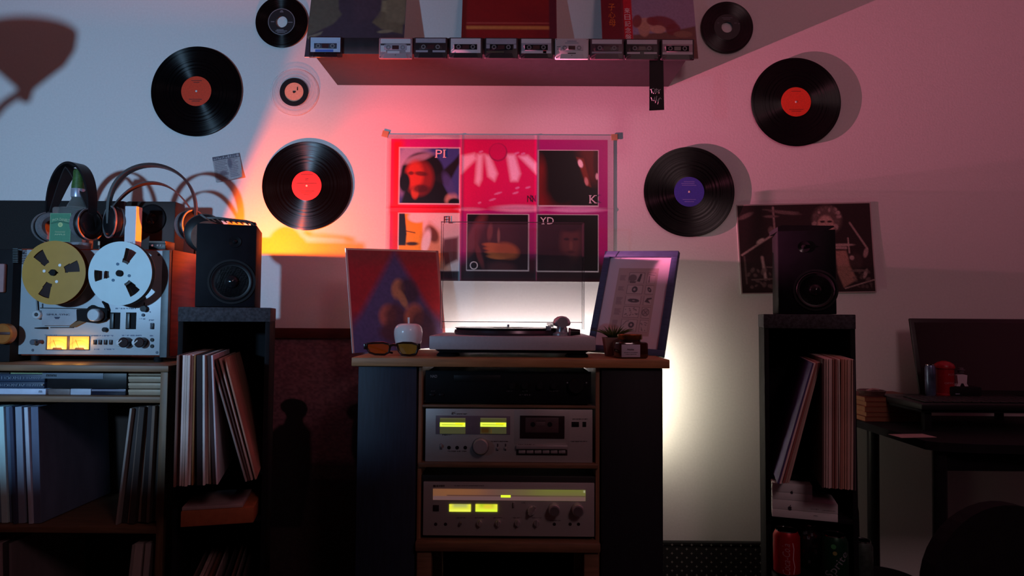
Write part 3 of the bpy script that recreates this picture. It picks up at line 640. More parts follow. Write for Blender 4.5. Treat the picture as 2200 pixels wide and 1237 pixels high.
# top compartment: cases and players
CY = BY+.03
def flat(name, label, cat, x0, y0, x1, y1, zb, mat, group=None, depth=.13, bev=.0015, Yf=CY):
    p = W((x0+x1)/2, y1, Yf); t = T(name, label, cat, (p.x, Yf, zb), group=group)
    X0 = t.L(x0, (y0+y1)/2)[0]; X1 = t.L(x1, (y0+y1)/2)[0]; h = abs(W(x0, y1, Yf).z-W(x0, y0, Yf).z)
    t.lbox('case', X0, X1, 0, depth, 0, h, mat, bev); t.h = h; t.x0, t.x1 = X0, X1; return t
z = SH1+.0005
DB = M('dark_blue_card', C(44, 58, 82), .5, var=.1); PBW = M('pale_blue_white', C(190, 200, 224), .5)
t = flat('disc_case', 'pale blue-white disc case at the bottom of the left stack in the bookcase', 'disc case', -40, 838, 98, 850.5, z, PBW, 'disc cases in the left stack'); z += t.h+.0006
t.ltext('spine_text', 'STEREO', t.x0+.03, t.h/2, .006, -.0003, DB, wd=.03); t.ltext('spine_mark', 'm', t.x1-.014, t.h/2, .006, -.0003, DB)
t = flat('disc_case', 'lower dark blue disc case with grey lettering, in the left stack', 'disc case', -40, 823, 95, 837, z, DB, 'disc cases in the left stack'); z += t.h+.0006
GT = M('grey_print', C(120, 132, 150), .6)
def tick_text(t, x0, x1, zc, h, mat, name='spine_text', seed=1):
    bm = bmesh.new(); r_ = random.Random(seed); x = x0
    while x < x1:
        w_ = h*(.3+.5*r_.random()); add_box(bm, x, min(x+w_*.35, x1), -.0005, 0, zc-h/2, zc+h/2)
        if r_.random() < .6: add_box(bm, x, min(x+w_, x1), -.0005, 0, zc+(h*.5-.0012)*r_.choice((-1, 1, 0)), zc+(h*.5-.0012)*r_.choice((-1, 1, 0))+.0011)
        x += w_+h*.28
    t.add(name, bm, mat, smooth=False)
tick_text(t, t.x0+.04, t.x0+.118, t.h/2, .007, GT, seed=3); tick_text(t, t.x0+.125, t.x1-.006, t.h/2, .006, GT, seed=4)
t = flat('disc_case', 'upper dark blue disc case with grey lettering, in the left stack', 'disc case', -40, 806, 96, 822, z, DB, 'disc cases in the left stack'); z += t.h+.0006
tick_text(t, t.x0+.04, t.x0+.118, t.h/2, .008, GT, seed=5); tick_text(t, t.x0+.125, t.x1-.006, t.h/2, .006, GT, seed=6)
t = flat('booklet', 'grey-green booklet lying on top of the left disc stack', 'booklet', 22, 794, 97, 804, z, M('pale_green', C(150, 172, 132), .6, var=.15, scale=60), depth=.12)
t2 = flat('booklet', 'dark grey booklet left of the green one on the disc stack', 'booklet', -40, 800, 20, 804, z, CHAR, depth=.12)
z = SH1+.0005
t = flat('disc_case', 'brownish grey disc case lying at the left under the black player', 'disc case', 103, 838.5, 150, 851, z, M('taupe', C(110, 100, 100), .5, var=.3), 'disc cases under the player'); zt = t.h
t = flat('disc_case', 'white disc case lying in the middle under the black player', 'disc case', 150.8, 838, 195, 851, z, M('white_card', C(176, 186, 204), .5), 'disc cases under the player')
t = flat('disc_case', 'dark glossy disc case with pale upper edge, right under the player', 'disc case', 196, 838.5, 270, 852, z, M('blue_black', C(26, 28, 44), .3), 'disc cases under the player')
t.lbox('paper_inlay', t.x0+.001, t.x1-.003, -.0006, .05, t.h*.62, t.h*.92, M('inlay_grey', C(120, 120, 140), .5), 0)
t = flat('disc_player', 'black disc player with grey front strip, in the bookcase top compartment', 'player', 101, 799, 272, 836.5, z+.0175, BLK, depth=.2)
a_, b_ = t.L(122, 0)[0], t.L(250, 0)[0]
t.lbox('grey_strip', a_, b_, -.0012, 0, t.h*.55, t.h*.9, M('slate_plastic', C(104, 112, 124), .5, var=.1), .0005)
t.ltext('strip_text', 'mmms', a_+.026, t.h*.73, .006, -.0016, BLKM, wd=.028)
bm = bmesh.new(); add_cyl(bm, (a_+.003, -.004, t.h*.2), .0025, .004, 'Y', 10); t.add('knob', bm, M('grey_knob', (.3, .3, .3), .4))
z = SH1+.0005; BE = M('beige_plastic', C(150, 132, 112), .55, var=.08)
for i, nm in enumerate(('bottom', 'second from bottom', 'second from top', 'top')):
    y1 = 852-14*i
    t = flat('cassette_case', f'beige cassette case, {nm} of the stack of four at the bookcase right end', 'cassette case', 275, y1-13, 348, y1, z, BE, 'beige cassette cases', depth=.06, bev=.003); z += t.h+.0012
    t.lbox('case_lid', t.x0+.0005, t.x1-.0005, -.001, .05, t.h*.5, t.h*.94, M('beige_lid', C(176, 158, 136), .5), .001)

# ================================================================== TAPE DECK
DY = -.31
p0 = W(200, 762, DY); tz = bt
t = T('tape_deck', 'silver reel-to-reel tape deck with glowing orange meters on the bookcase', 'tape deck', (p0.x, DY, bt))
fx0, fx1, fz0, fz1 = t.R(43, 537, 346, 762)
gx = t.L(362, 640)[0]
t.lbox('cabinet', fx0-.012, gx+.002, .012, .20, fz0-.004, fz1+.004, RED_LIT_WOOD, .002, label='wooden cabinet with red lamp glow in its colour')
t.lbox('side_rail', fx1+.0006, gx, -.001, .02, fz0-.006, fz1+.001, M('grey_rail', C(96, 104, 108), .5, metal=.3), .001)
t.lbox('side_rail', fx0-.012, fx0-.0006, -.001, .02, fz0-.006, fz1+.001, M('grey_rail', C(96, 104, 108), .5, metal=.3), .001)
t.lbox('faceplate', fx0, fx1, 0, .014, fz0, fz1, ALU, .0015)
for x_ in (fx0+.03, gx-.04):
    for y_ in (.03, .17):
        bm = bmesh.new(); add_cyl(bm, (x_, y_, 0), .012, fz0-.004, 'Z', 20); t.add('foot', bm, BLKM)
for sx_, sy_ in ((50, 543), (341, 547), (337, 757), (70, 752)): t.cyl('screw', sx_, sy_, 3, .001, .002, M('grey_metal', C(80, 88, 100), .5, metal=.5), seg=10)
# recessed head bay lines and cover
PLT = M('head_cover_grey', C(150, 154, 162), .45, metal=.4)
t.poly('bay_line', [(86, 660.5), (190, 662), (190, 664), (86, 662.5)], .002, .002, DKMETAL)
t.poly('bay_line', [(90, 652), (92, 652), (92, 661), (90, 661)], .002, .002, DKMETAL)
t.poly('head_cover', [(90, 664), (164, 665), (165, 688), (150, 699), (90, 699)], .010, .010, PLT)
tx = M('deck_ink', C(52, 58, 80), .7, var=0)
t.text('printed_word', 'SIMUL-SYNC', 125, 675.5, 3.6, .0108, tx, wpx=50); t.poly('printed_badge', [(116, 680.5), (129, 680.5), (126, 685), (119, 685)], .0106, .0004, tx)
t.poly('pinch_lever', [(152, 697), (166, 690), (188, 686), (180, 692), (160, 702), (148, 703)], .008, .006, M('bronze', C(110, 84, 60), .4, metal=.5))
t.poly('bay_line', [(108, 702.5), (158, 702.5), (158, 704.5), (108, 704.5)], .002, .002, DKMETAL)
t.poly('tension_arm', [(74, 703.5), (101, 702), (101, 706.5), (74, 705.5)], .006, .004, BLKM)
t.poly('roller_housing', [(165, 664), (186, 664), (190, 659), (197, 655), (206, 659), (222, 662), (229, 668), (230, 683), (222, 690), (205, 694), (180, 691), (165, 688)], .012, .012, BLKM)
t.cyl('capstan_knob', 199.5, 676.5, 13.5, .034, .024, M('turned_silver', (.5, .54, .58), .35, metal=.4))
t.cyl('guide_roller', 77, 675.5, 9.5, .018, .018, M('turned_silver', (.5, .54, .58), .35, metal=.4)); t.cyl('guide_cap', 77, 675.5, 4, .020, .003, DKMETAL)
x_a, z_a = t.L(79, 640, .004); x_b, z_b = t.L(81, 667, .004); bm = bmesh.new(); add_tube(bm, [(x_a, -.004, z_a), (x_b, -.004, z_b)], .0022, 8); t.add('tape_strand', bm, DKMETAL)
bm = bmesh.new(); add_tube(bm, [(*[t.L(221, 647, .01)[0]], -.01, t.L(221, 647, .01)[1]), (t.L(226, 655, .01)[0], -.01, t.L(226, 655, .01)[1]), (t.L(229.5, 665, .01)[0], -.01, t.L(229.5, 665, .01)[1]), (t.L(228, 680, .01)[0], -.01, t.L(228, 680, .01)[1])], .0035, 8); t.add('tension_arm', bm, BLKM)
for cx_ in (246.5, 281):
    t.box('lever_recess', cx_-11, 671, cx_+11, 707, .0015, .003, BLKM, .001); t.box('lever_switch', cx_-10, 673, cx_-3, 705, .007, .006, M('lever_grey', C(72, 80, 84), .4, metal=.3), .001)
t.cyl('push_button', 223, 708, 5, .010, .010, BLK)
bm = bmesh.new(); xa, za = t.L(308, 663, .01); add_cyl(bm, (xa, -.012, za), .009, .012, 'Y', 20); add_tube(bm, [(xa, -.006, za), (xa, -.006, za+.018)], .0018, 8); t.add('pause_lever', bm, BLK)
t.cyl('push_button', 306.5, 676.5, 3.2, .004, .004, M('blue_grey', C(50, 70, 90), .5))
t.box('rocker_switch', 322, 693.5, 329.5, 707, .004, .005, M('grey_metal', C(80, 88, 100), .5, metal=.5), .0015); t.box('rocker_slot', 325.5, 695.5, 329, 706, .005, .002, BLK, .0005)
for jy in (730, 743.5): t.cyl('headphone_jack', 326, jy, 4, .003, .004, BLK, seg=16)
t.cyl('headphone_jack', 69, 735, 6, .016, .016, M('grey_metal', C(80, 88, 100), .5, metal=.5)); t.cyl('jack_plug', 84, 734, 4, .012, .012, M('maroon_plastic', C(60, 24, 24), .5))
for bx_ in (202.5, 213.5, 225, 236.5): t.box('push_button', bx_-2.6, 730, bx_+2.6, 740, .006, .006, M('maroon_black', C(40, 28, 36), .4), .0008)
for kx_ in (262, 296):
    t.cyl('level_knob', kx_+2, 735.5, 11, .022, .022, M('knob_dark_chrome', C(70, 56, 56), .25, metal=.8)); t.cyl('level_knob', kx_-6, 736, 8, .014, .014, M('turned_silver', (.5, .54, .58), .35, metal=.4))
    x0_, z0_ = t.L(kx_-9, 739, .023); x1_, z1_ = t.L(kx_, 731, .023); bm = bmesh.new(); add_tube(bm, [(x0_, -.0235, z0_), (x1_, -.0235, z1_)], .0018, 6); t.add('knob_pointer', bm, WHT)
# printed legends: groups of tiny strokes
def legend(t, x0, y, x1, h, off, mat, seed, name='printed_legend'):
    bm = bmesh.new(); r_ = random.Random(seed); x = x0
    while x < x1:
        w_ = h*(.25+.5*r_.random())
        a, b, c, d = t.R(x, y-h/2, min(x+w_, x1), y+h/2*(1 if r_.random() < .7 else 0), off)
        add_box(bm, a, b, -off-.0002, -off, c, d); x += w_+h*(.25 if r_.random() < .8 else .9)
    o = t.add(name, bm, mat, smooth=False); o['kind'] = 'stuff'
tx2 = M('deck_ink_soft', C(96, 112, 140), .7, var=0)
for k, (x0_, y_, x1_) in enumerate(((248, 662.5, 292), (196, 721, 243), (262, 720.5, 304), (202, 750, 213), (224, 750, 245), (320, 670, 326), (300, 685, 312), (320, 687.5, 332), (322, 721, 329), (135, 748, 160), (96, 720, 122))):
    legend(t, x0_, y_, x1_, 2.6, .0004, tx2, 30+k)
# VU meters
t.box('meter_bezel', 98, 721, 192, 752, .0025, .006, M('meter_bezel', C(120, 92, 70), .5), .001)
for k, (mx0, mx1) in enumerate(((101.5, 143.5), (150, 191))):
    I = Ink(0, 0, 60, 38, 80, 50, (1.0, .42, .05)); I.ell(32, 52, 34, 30, (1, .62, .08), 0, .5); I.ell(34, 56, 26, 26, (1, .86, .30), 0, .5, .8); I.rect(0, 0, 60, 5, (.95, .36, .04), 5, )
    for q_ in range(15):
        an = math.radians(135-6.4*q_); I.line(30+36*math.cos(an), 50-36*math.sin(an), 30+39*math.cos(an), 50-39*math.sin(an), .9, (.45, .12, .01))
    I.line(9, 4, 9, 34, 1.2, (.5, .16, .02)); I.ell(30, 50, 38, 38, (1, .5, .1), 0, .05, 0); I.rect(18, 34, 44, 38, (.25, .10, .03), 2)
    I.poly([(0, 34), (16, 34), (20, 38), (0, 38)], (.9, .4, .1), 1)
    a, b, c, d = t.R(mx0, 722.5, mx1, 750, .004)
    mt = print_mat('meter_glow', .4, .95)
    o = t.add('level_meter', I.mesh('level_meter', rectfn(a, b, c, d, I.ext, -.004), mt), None)
    o['label'] = ('left' if k == 0 else 'right')+' glowing orange level meter'
    x0_, z0_ = t.L((mx0+mx1)/2, 751, .0045); bm = bmesh.new(); add_tube(bm, [(x0_, -.0046, z0_), (x0_-.012, -.0046, z0_+.028)], .0005, 4); t.add('needle', bm, M('needle', (.1, .03, .01), .5), o)
    q0 = (mx0+mx1)/2; t.poly('meter_boss', [(q0-11, 751), (q0-8, 746.5), (q0+8, 746.5), (q0+11, 751)], .0055, .002, M('meter_boss', C(130, 84, 50), .5), o)
for k, mxc in enumerate((122, 171)):
    pq = t.mw @ Vector((*[t.L(mxc, 740, .02)[0]], -.02, t.L(mxc, 740, .02)[1]))
    light('meter_light', 'POINT', pq, .05, (1, .45, .08), .01)
# reels
def reel(cx, cy, rpx, label, mat, angs, packr, packmat, x_, shadow=None):
    Y = DY-.058; p = W(cx, cy, Y); r = abs(W(cx+rpx, cy, Y).x-p.x)
    t = T('tape_reel', label, 'tape reel', p, group='reels on the tape deck')
    def holes(a, rr):
        u = rr/r
        if not .36 < u < .83: return False
        for g in angs:
            d = (a-math.radians(g)+pi) % (2*pi)-pi
            half = (.125+.055*(u-.36)/.47)/u*.62+.10*(u-.36)
            if abs(d) < half+.06: return True
        return False
    bm = bmesh.new(); add_ring(bm, (0, 0, 0), .075*r, r, 0, .0015, seg=150, nr=30, holes=holes); t.add('front_flange', bm, mat, smooth=False)
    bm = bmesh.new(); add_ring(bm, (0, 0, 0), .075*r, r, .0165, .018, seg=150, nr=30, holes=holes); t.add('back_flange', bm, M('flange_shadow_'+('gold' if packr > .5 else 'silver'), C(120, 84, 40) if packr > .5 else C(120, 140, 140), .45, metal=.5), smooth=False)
    bm = bmesh.new(); add_ring(bm, (0, 0, 0), .075*r, .34*r, .0015, .0165, seg=48, nr=1); t.add('hub', bm, mat)
    bm = bmesh.new(); add_ring(bm, (0, 0, 0), .34*r, packr*r, .0025, .0155, seg=64, nr=1); t.add('tape_pack', bm, packmat)
    bm = bmesh.new(); add_cyl(bm, (0, -.006, 0), .10*r, .02, 'Y', 20); add_cyl(bm, (0, .018, 0), .2*r, .038, 'Y', 20)
    if x_:
        for q_ in range(3): an = q_*2*pi/3+.3; add_box(bm, -.012+.0, .012, -.0045, -.001, -.002, .002)
    t.add('spindle', bm, BLKM)
    for q_ in range(3):
        an = math.radians(angs[0]+60+120*q_-20); rr = .30*r
        bm = bmesh.new(); add_cyl(bm, (rr*math.cos(an), -.0012, rr*math.sin(an)), .0042, .0014, 'Y', 12); t.add('rivet', bm, WHT if x_ else M('rivet_blue', C(60, 100, 130), .5))
    return t
GOLD = M('gold_plastic', C(170, 128, 52), .45, var=.05); ICE = M('ice_aluminium', (.50, .64, .68), .55, metal=.1, var=.03)
reel(115.5, 585.5, 68.5, 'golden tape reel on the left spindle of the tape deck', GOLD, (131, 16, 248), .80, M('brown_tape', C(34, 14, 12), .35), True, None)
reel(258, 587, 68.5, 'silvery blue tape reel on the right spindle of the tape deck', ICE, (66, 186, 309), .42, M('brown_tape', C(34, 14, 12), .35), False)
DT = W(200, 537, DY).z+.004   # top of the deck

# ---- things standing on the deck
def tall(name, label, cat, x0, y0, x1, Y, zb=None):
    zb = DT+.0005 if zb is None else zb; p = W((x0+x1)/2, y0, Y); return T(name, label, cat, (p.x, Y, zb))
# whiskey style bottle
BYY = -.285
p = W(142, 500, BYY); t = T('glass_bottle', 'square glass liquor bottle with green label, standing behind the golden reel', 'bottle', (p.x, BYY, DT+.0005))
zsh = t.L(142, 443)[1]; zn0 = t.L(142, 422)[1]; zn1 = t.L(142, 402)[1]; zt_ = t.L(149, 361)[1]; hw = abs(t.L(174, 480)[0]-t.L(105, 480)[0])/2
GL = M('bottle_glass', (.80, .88, .86), .06, var=0, trans=.9, ior=1.3); nx = t.L(149, 400)[0]-t.L(140, 400)[0]
bm = bmesh.new(); add_box(bm, -hw, hw, -.0, .056, 0, zsh, .008, 3); t.add('bottle_body', bm, GL)
bm = bmesh.new(); add_lathe(bm, [(.030, zsh-.004), (.026, zsh+.008), (.017, zn0-.004), (.0165, zn0+.004), (.0165, zn1), (0, zn1)], (nx, .028, 0), 32); t.add('bottle_neck', bm, GL)
bm = bmesh.new(); add_lathe(bm, [(.0182, zn0+.002), (.0188, zn0+.006), (.0188, zn1-.003), (.0182, zn1), (.015, zn1)], (nx, .028, 0), 32); t.add('neck_band', bm, M('silver_band', C(170, 176, 196), .3, metal=.4))
bm = bmesh.new(); add_lathe(bm, [(.0178, zn1), (.0178, zn1+.008), (.0145, zt_-.018), (.0148, zt_-.006), (.013, zt_), (0, zt_)], (nx, .028, 0), 32); t.add('cap_sleeve', bm, M('green_foil', C(56, 92, 44), .45, var=.35, scale=140))
bm = bmesh.new(); add_lathe(bm, [(0, zt_+.0015), (.009, zt_+.001), (.011, zt_-.001)], (nx, .028, 0), 24); t.add('cap_top', bm, M('cream', C(160, 160, 130), .5))
lx0, lx1, lz0, lz1 = t.R(107, 458, 152, 519, .001)
I = Ink(0, 0, 45, 62, 90, 124, C(62, 128, 96)); I.frame(0, 0, 45, 62, 1.0, C(120, 170, 130)); I.poly([(2, 21), (22.5, 16), (43, 21), (43, 24), (22.5, 19), (2, 24)], C(40, 96, 70), .8); I.ell(22.5, 25, 5, 5, C(186, 200, 140), 0, .1); I.ell(22.5, 25, 3, 3, C(150, 176, 120), 0, .3)
I.grain(.10, 2)
t.add('front_label', I.mesh('front_label', rectfn(lx0, lx1, lz0, lz1, I.ext, -.0012), PRINT), None)
LBT = M('label_cream_ink', C(176, 200, 160), .6, var=0); cxl = (lx0+lx1)/2; hh = lz1-lz0
t.ltext('label_word', 'JACK', cxl-.0145, lz1-.235*hh, .0085, -.0016, LBT, rot=.16, wd=.020); t.ltext('label_word', "DANIEL'S", cxl+.0125, lz1-.235*hh, .0085, -.0016, LBT, rot=-.14, wd=.030)
t.ltext('label_word', 'TENNESSEE', cxl, lz1-.66*hh, .004, -.0016, LBT, wd=.030); t.ltext('label_word', 'APPLE', cxl, lz1-.75*hh, .004, -.0016, LBT, wd=.032)
# headphones
def headphones(label, cx, Y, yaw, wpx, ytop, ybot, cups, inner_drop, cuptilt=0, zb=None, pads='grey_pad', sqz=1):
    p = W(cx, ybot, Y); zb = p.z if zb is None else zb
    t = T('headphones', label, 'headphones', (p.x, Y, zb), yaw=yaw)
    hw = W(cx+wpx/2, 480, Y).x-W(cx, 480, Y).x; H = W(cx, ytop, Y).z-zb; hw /= math.cos(yaw)
    r_c = .046
    pts = []
    zc = r_c+.035
    for i in range(33):
        a = pi-pi*i/32; pts.append((hw*math.cos(a), 0, zc+(H-zc-.004)*math.sin(a)**.85))
    pts = [(-hw*.98, 0, r_c-.005)]+pts+[(hw*.98, 0, r_c-.005)]
    bm = bmesh.new()
    # flat band: width along y .022, thin
    rings = []
    for i, q in enumerate(pts):
        q = Vector(q); tt = (Vector(pts[min(i+1, len(pts)-1)])-Vector(pts[max(i-1, 0)])).normalized(); n_ = Vector((0, 1, 0)).cross(tt)
        wy = .012+.006*math.sin(pi*i/(len(pts)-1)); rings.append([bm.verts.new(q+Vector((0, sy*wy, 0))+n_*sn*.0035) for sy, sn in ((-1, -1), (1, -1), (1, 1), (-1, 1))])
    for a_, b_ in zip(rings, rings[1:]):
        for q in range(4): bm.faces.new((a_[q], a_[(q+1) % 4], b_[(q+1) % 4], b_[q]))
    bm.faces.new(rings[0]); bm.faces.new(rings[-1][::-1])
    t.add('outer_band', bm, BLK)
    bm = bmesh.new(); rings = []; q2 = []
    for i in range(25):
        u = -1+2*i/24; q2.append((hw*.95*u, 0, zc+(H-zc-inner_drop)*(1-abs(u)**inner_drop_pow)))
    for i, q in enumerate(q2):
        q = Vector(q); tt = (Vector(q2[min(i+1, 24)])-Vector(q2[max(i-1, 0)])).normalized(); n_ = Vector((0, 1, 0)).cross(tt)
        wy = .008+.012*(1-abs(-1+2*i/24)); rings.append([bm.verts.new(q+Vector((0, sy*wy, 0))+n_*sn*.002) for sy, sn in ((-1, -1), (1, -1), (1, 1), (-1, 1))])
    for a_, b_ in zip(rings, rings[1:]):
        for q in range(4): bm.faces.new((a_[q], a_[(q+1) % 4], b_[(q+1) % 4], b_[q]))
    bm.faces.new(rings[0]); bm.faces.new(rings[-1][::-1]); t.add('inner_headband', bm, M('soft_black', (.02, .018, .02), .6))
    for s_ in (-1, 1):
        bm = bmesh.new(); add_lathe(bm, [(0, -.012), (.030, -.011), (.042, -.004), (r_c, .004), (r_c, .012), (0, .012)], seg=40, axis='Z')
        for v in bm.verts: v.co = Matrix.Rotation(-s_*pi/2, 3, 'Y') @ v.co
        # outer face points outward
        for v in bm.verts: v.co = Matrix.Rotation(s_*cuptilt, 3, 'Z') @ v.co; v.co += Vector((s_*(hw-.008), 0, r_c+.001))
        cup = t.add('ear_cup', bm, BLK)
        bm = bmesh.new(); add_lathe(bm, [(.020, .012), (.040, .012), (r_c-.001, .018), (.042, .029), (.032, .032), (.022, .026), (.020, .014)], seg=40, axis='Z')
        for v in bm.verts: v.co = Matrix.Rotation(-s_*pi/2, 3, 'Y') @ v.co
        for v in bm.verts: v.co = Matrix.Rotation(s_*cuptilt, 3, 'Z') @ v.co; v.co += Vector((s_*(hw-.008), 0, r_c+.001))
        t.add('ear_pad', bm, M(pads, C(104, 104, 108), .9, var=.15, scale=200))
        bm = bmesh.new(); add_ring(bm, (0, 0, 0), r_c-.002, r_c+.002, -.002, .002, seg=40, nr=1)
        for v in bm.verts: v.co = Matrix.Rotation(s_*cuptilt, 3, 'Z') @ (Matrix.Rotation(pi/2, 3, 'Z') @ v.co); v.co += Vector((s_*(hw-.004), 0, r_c+.001))
        t.add('cup_trim', bm, M('grey_trim', (.35, .36, .38), .3, metal=.6), cup)
    return t
inner_drop_pow = 1.25
headphones('black headphones with straight padded inner band, around the green-labelled bottle', 149, -.235, -.42, 132, 349, 519, None, .018, cuptilt=.25)
inner_drop_pow = 2.2
headphones('black headphones with high open arch and separate inner band, beside the white upright box', 327, -.235, .30, 160, 352, 514, None, .058, cuptilt=-.62)
# upright white box
t = T('small_box', 'narrow white upright box standing behind the silvery blue reel', 'box', (W(279, 522, -.275).x, -.275, DT+.0005))
a, b, c, d = t.R(268, 443, 292, 523); t.lbox('carton', a, b, 0, .03, 0, d, M('carton_white', C(205, 214, 224), .6, var=.03), .0008)
t.lbox('lid', a-.0003, b+.0003, -.0004, .0304, d-.009, d+.0005, M('carton_white', C(205, 214, 224), .6), .0008)
tick_text(t, a+.008, b-.006, .022, .004, M('box_ink', C(90, 104, 130), .6), 'printed_word', 11); tick_text(t, a+.006, b-.010, .014, .003, M('box_ink', C(90, 104, 130), .6), 'printed_word', 12)
# small black switch box
t = T('switch_box', 'small black metal box with three tiny lamps on the deck right end', 'switch box', (W(337, 537, -.29).x, -.29, DT+.0005))
a, b, c, d = t.R(319, 517, 356, 537); t.lbox('housing', a, b, 0, .05, 0, max(.02, d), BLK, .002); t.lbox('top_trim', a+.001, b-.001, -.0006, .002, d-.006, d-.001, M('warm_grey', C(96, 90, 84), .5), .0005)
for px_, cc in ((327, C(220, 110, 90)), (338.5, C(150, 130, 130)), (345, C(130, 120, 120))): t.cyl('indicator', px_, 527, 2.3, .002, .003, M('ind_%d' % px_, cc, .4), seg=10)
# low glass dish
t = T('glass_dish', 'low clear glass dish between the bottle and the upright white box', 'dish', (W(174, 530, -.26).x, -.26, DT+.0005))
bm = bmesh.new(); add_lathe(bm, [(0, .001), (.024, .001), (.027, .018), (.029, .020), (.027, .021), (.023, .005), (0, .005)], seg=40); t.add('dish', bm, M('dish_glass', (.6, .62, .68), .1, trans=.6, var=0, ior=1.3))
for k, (px_, Y_, h_) in enumerate(((213, -.27, .030), (245, -.15, .045))):
    t = T('usb_stick', ('pale upright memory stick between dish and white box', 'short pale memory stick standing further back, left of the white box')[k], 'memory stick', (W(px_, 520, Y_).x, Y_, DT+.0005))
    t.lbox('body', -.0035, .0035, -.002, .002, 0, h_*.45, BLK, .001); t.lbox('plug', -.0028, .0028, -.0015, .0015, h_*.45, h_*.45+.012, M('stick_cream', C(176, 168, 150), .4), .0005)
# black equipment behind
t = T('black_cabinet', 'wide matt black cabinet standing behind the tape deck, far left', 'cabinet', (W(110, 600, -.08).x, -.08, 0))
a, b, c, d = t.R(-130, 430, 262, 700); t.lbox('cabinet_body', a, b, 0, .072, 0, d, M('speaker_cloth_black', (.012, .012, .013), .9, var=.3, scale=300), .006)
t.lbox('trim_edge', b-.03, b+.001, -.002, .01, .3, d-.002, M('dusty_edge', C(52, 40, 44), .8), .002)
# small satellite speaker behind right headphones
t = T('satellite_speaker', 'small black loudspeaker partly hidden behind the right headphones', 'loudspeaker', (W(322, 520, -.17).x, -.17, DT+.0005))
a, b, c, d = t.R(268, 432, 376, 536); t.lbox('cabinet', a, b, 0, .06, 0, d, M('brown_black', C(40, 30, 28), .6, var=.2), .006)
bm = bmesh.new(); cxs, czs = t.L(326, 470); add_lathe(bm, [(.040, 0), (.044, -.004), (.046, 0), (.046, .002)], (cxs, 0, czs), 48, 'Y'); t.add('surround', bm, BLKM)
bm = bmesh.new(); add_lathe(bm, [(.041, -.001), (.018, -.0005), (.017, -.004), (.010, -.008), (0, -.010)], (cxs, 0, czs), 48, 'Y'); t.add('cone', bm, M('gloss_black', (.01, .01, .012), .15, var=0))
# deck-side dark component at the far left edge with brass disc
t = T('amplifier_cabinet', 'tall dark component at the left photo edge, left of the tape deck', 'cabinet', (W(10, 765, -.34).x, -.34, bt+.0005))
a, b, c, d = t.R(-70, 535, 25, 770); t.lbox('cabinet', a, b, 0, .2, 0, d, BLKM, .003)
for k in range(9):
    y_ = 533+k*3.6; t.box('vent_rib', 27, y_, 38, y_+2, .003, .003, M('vent_grey', C(66, 74, 76), .6), .0003)
t.cyl('brass_dial', 3, 717, 22, .02, .02, M('brass_orange', C(176, 108, 52), .35, metal=.4, var=.2)); t.box('dial_band', -20, 713, 21, 719, .0215, .002, M('maroon_plastic', C(60, 24, 24), .5))
t.box('pink_knob_cover', -20, 566, 8, 628, .012, .012, M('dusty_pink', C(140, 110, 112), .7), .004)
# torchiere standing just outside the left edge (casts the soft bowl shadow)
tp = Vector((-1.612, -.62, 0))
t = T('torchiere_lamp', 'unlit bowl-topped floor lamp standing beyond the left edge', 'lamp', tp)
bm = bmesh.new(); add_lathe(bm, [(0, 0), (.13, 0), (.13, .015), (.02, .03), (0, .03)], (-.15, 0, 0), seg=40); t.add('base', bm, DKMETAL)
bm = bmesh.new(); add_tube(bm, [(-.15, 0, .0), (-.15, 0, 1.25), (-.145, 0, 1.38), (-.11, 0, 1.49), (-.05, 0, 1.565), (0, 0, 1.60)], .011, 12); t.add('pole', bm, DKMETAL)
bm = bmesh.new(); add_lathe(bm, [(.012, 1.57), (.02, 1.60), (.06, 1.635), (.095, 1.665), (.116, 1.70), (.120, 1.735), (.116, 1.735), (.09, 1.67), (.05, 1.64), (.01, 1.61)], seg=48); t.add('bowl', bm, DKMETAL)
# ================================================================== TOWERS (open black record stands) with loudspeakers
def tower(label, pxl, pxr, ytop_px, dist, yaw, slab_px, side='left'):
    """front-centre at given distance along the ray; yaw turns the face to the camera"""
    pc = (pxl+pxr)/2; r = ray(pc, ytop_px); o = CAM+r*(dist/r.dot(RM @ Vector((0, 0, -1)))); zt = o.z
    t = T('record_tower', label, 'stand', (o.x, o.y, 0), yaw=yaw)
    x0 = t.L(pxl, ytop_px)[0]; x1 = t.L(pxr, ytop_px)[0]; w_ = .012; D = .215
    zs = zt-abs(t.L(pc, ytop_px)[1]-t.L(pc, ytop_px+slab_px)[1])
    t.lbox('top_slab', x0-.001, x1+.001, -.003, D+.002, zs, zt, M('speckled_grey_slab', C(58, 58, 64), .9, var=.5, scale=160, bump=.3), .002)
    t.lbox('side_panel', x0, x0+w_, 0, D, 0, zs, BLKM, .001); t.lbox('side_panel', x1-w_, x1, 0, D, 0, zs, BLKM, .001)
    t.lbox('back_panel', x0+w_, x1-w_, D-.006, D, .02, zs, BLKM, 0); t.lbox('bottom_panel', x0+w_, x1-w_, 0, D-.006, .0, .02, BLKM, .001)
    t.x0, t.x1, t.zt, t.w = x0, x1, zt, w_; return t
def shelf_at(t, px, py, depth=.20, zoff=.0):
    z = t.L(px, py, zoff)[1]; t.lbox('shelf', t.x0+t.w, t.x1-t.w, -.0, depth, z-.012, z, BLKM, .001); return z
def lp_in(t, label, group, px, pyb, z, thick, col, lean=0, pull=.11, hgt=.312, dy=0):
    x, _ = t.L(px, pyb, pull)
    o = lp(label, group, (0, 0, 0), thick, col, dep=.300)
    o.matrix_world = t.mw @ Matrix.Translation((x, -pull+dy, z)) @ Matrix.Rotation(lean, 4, 'Y'); return o
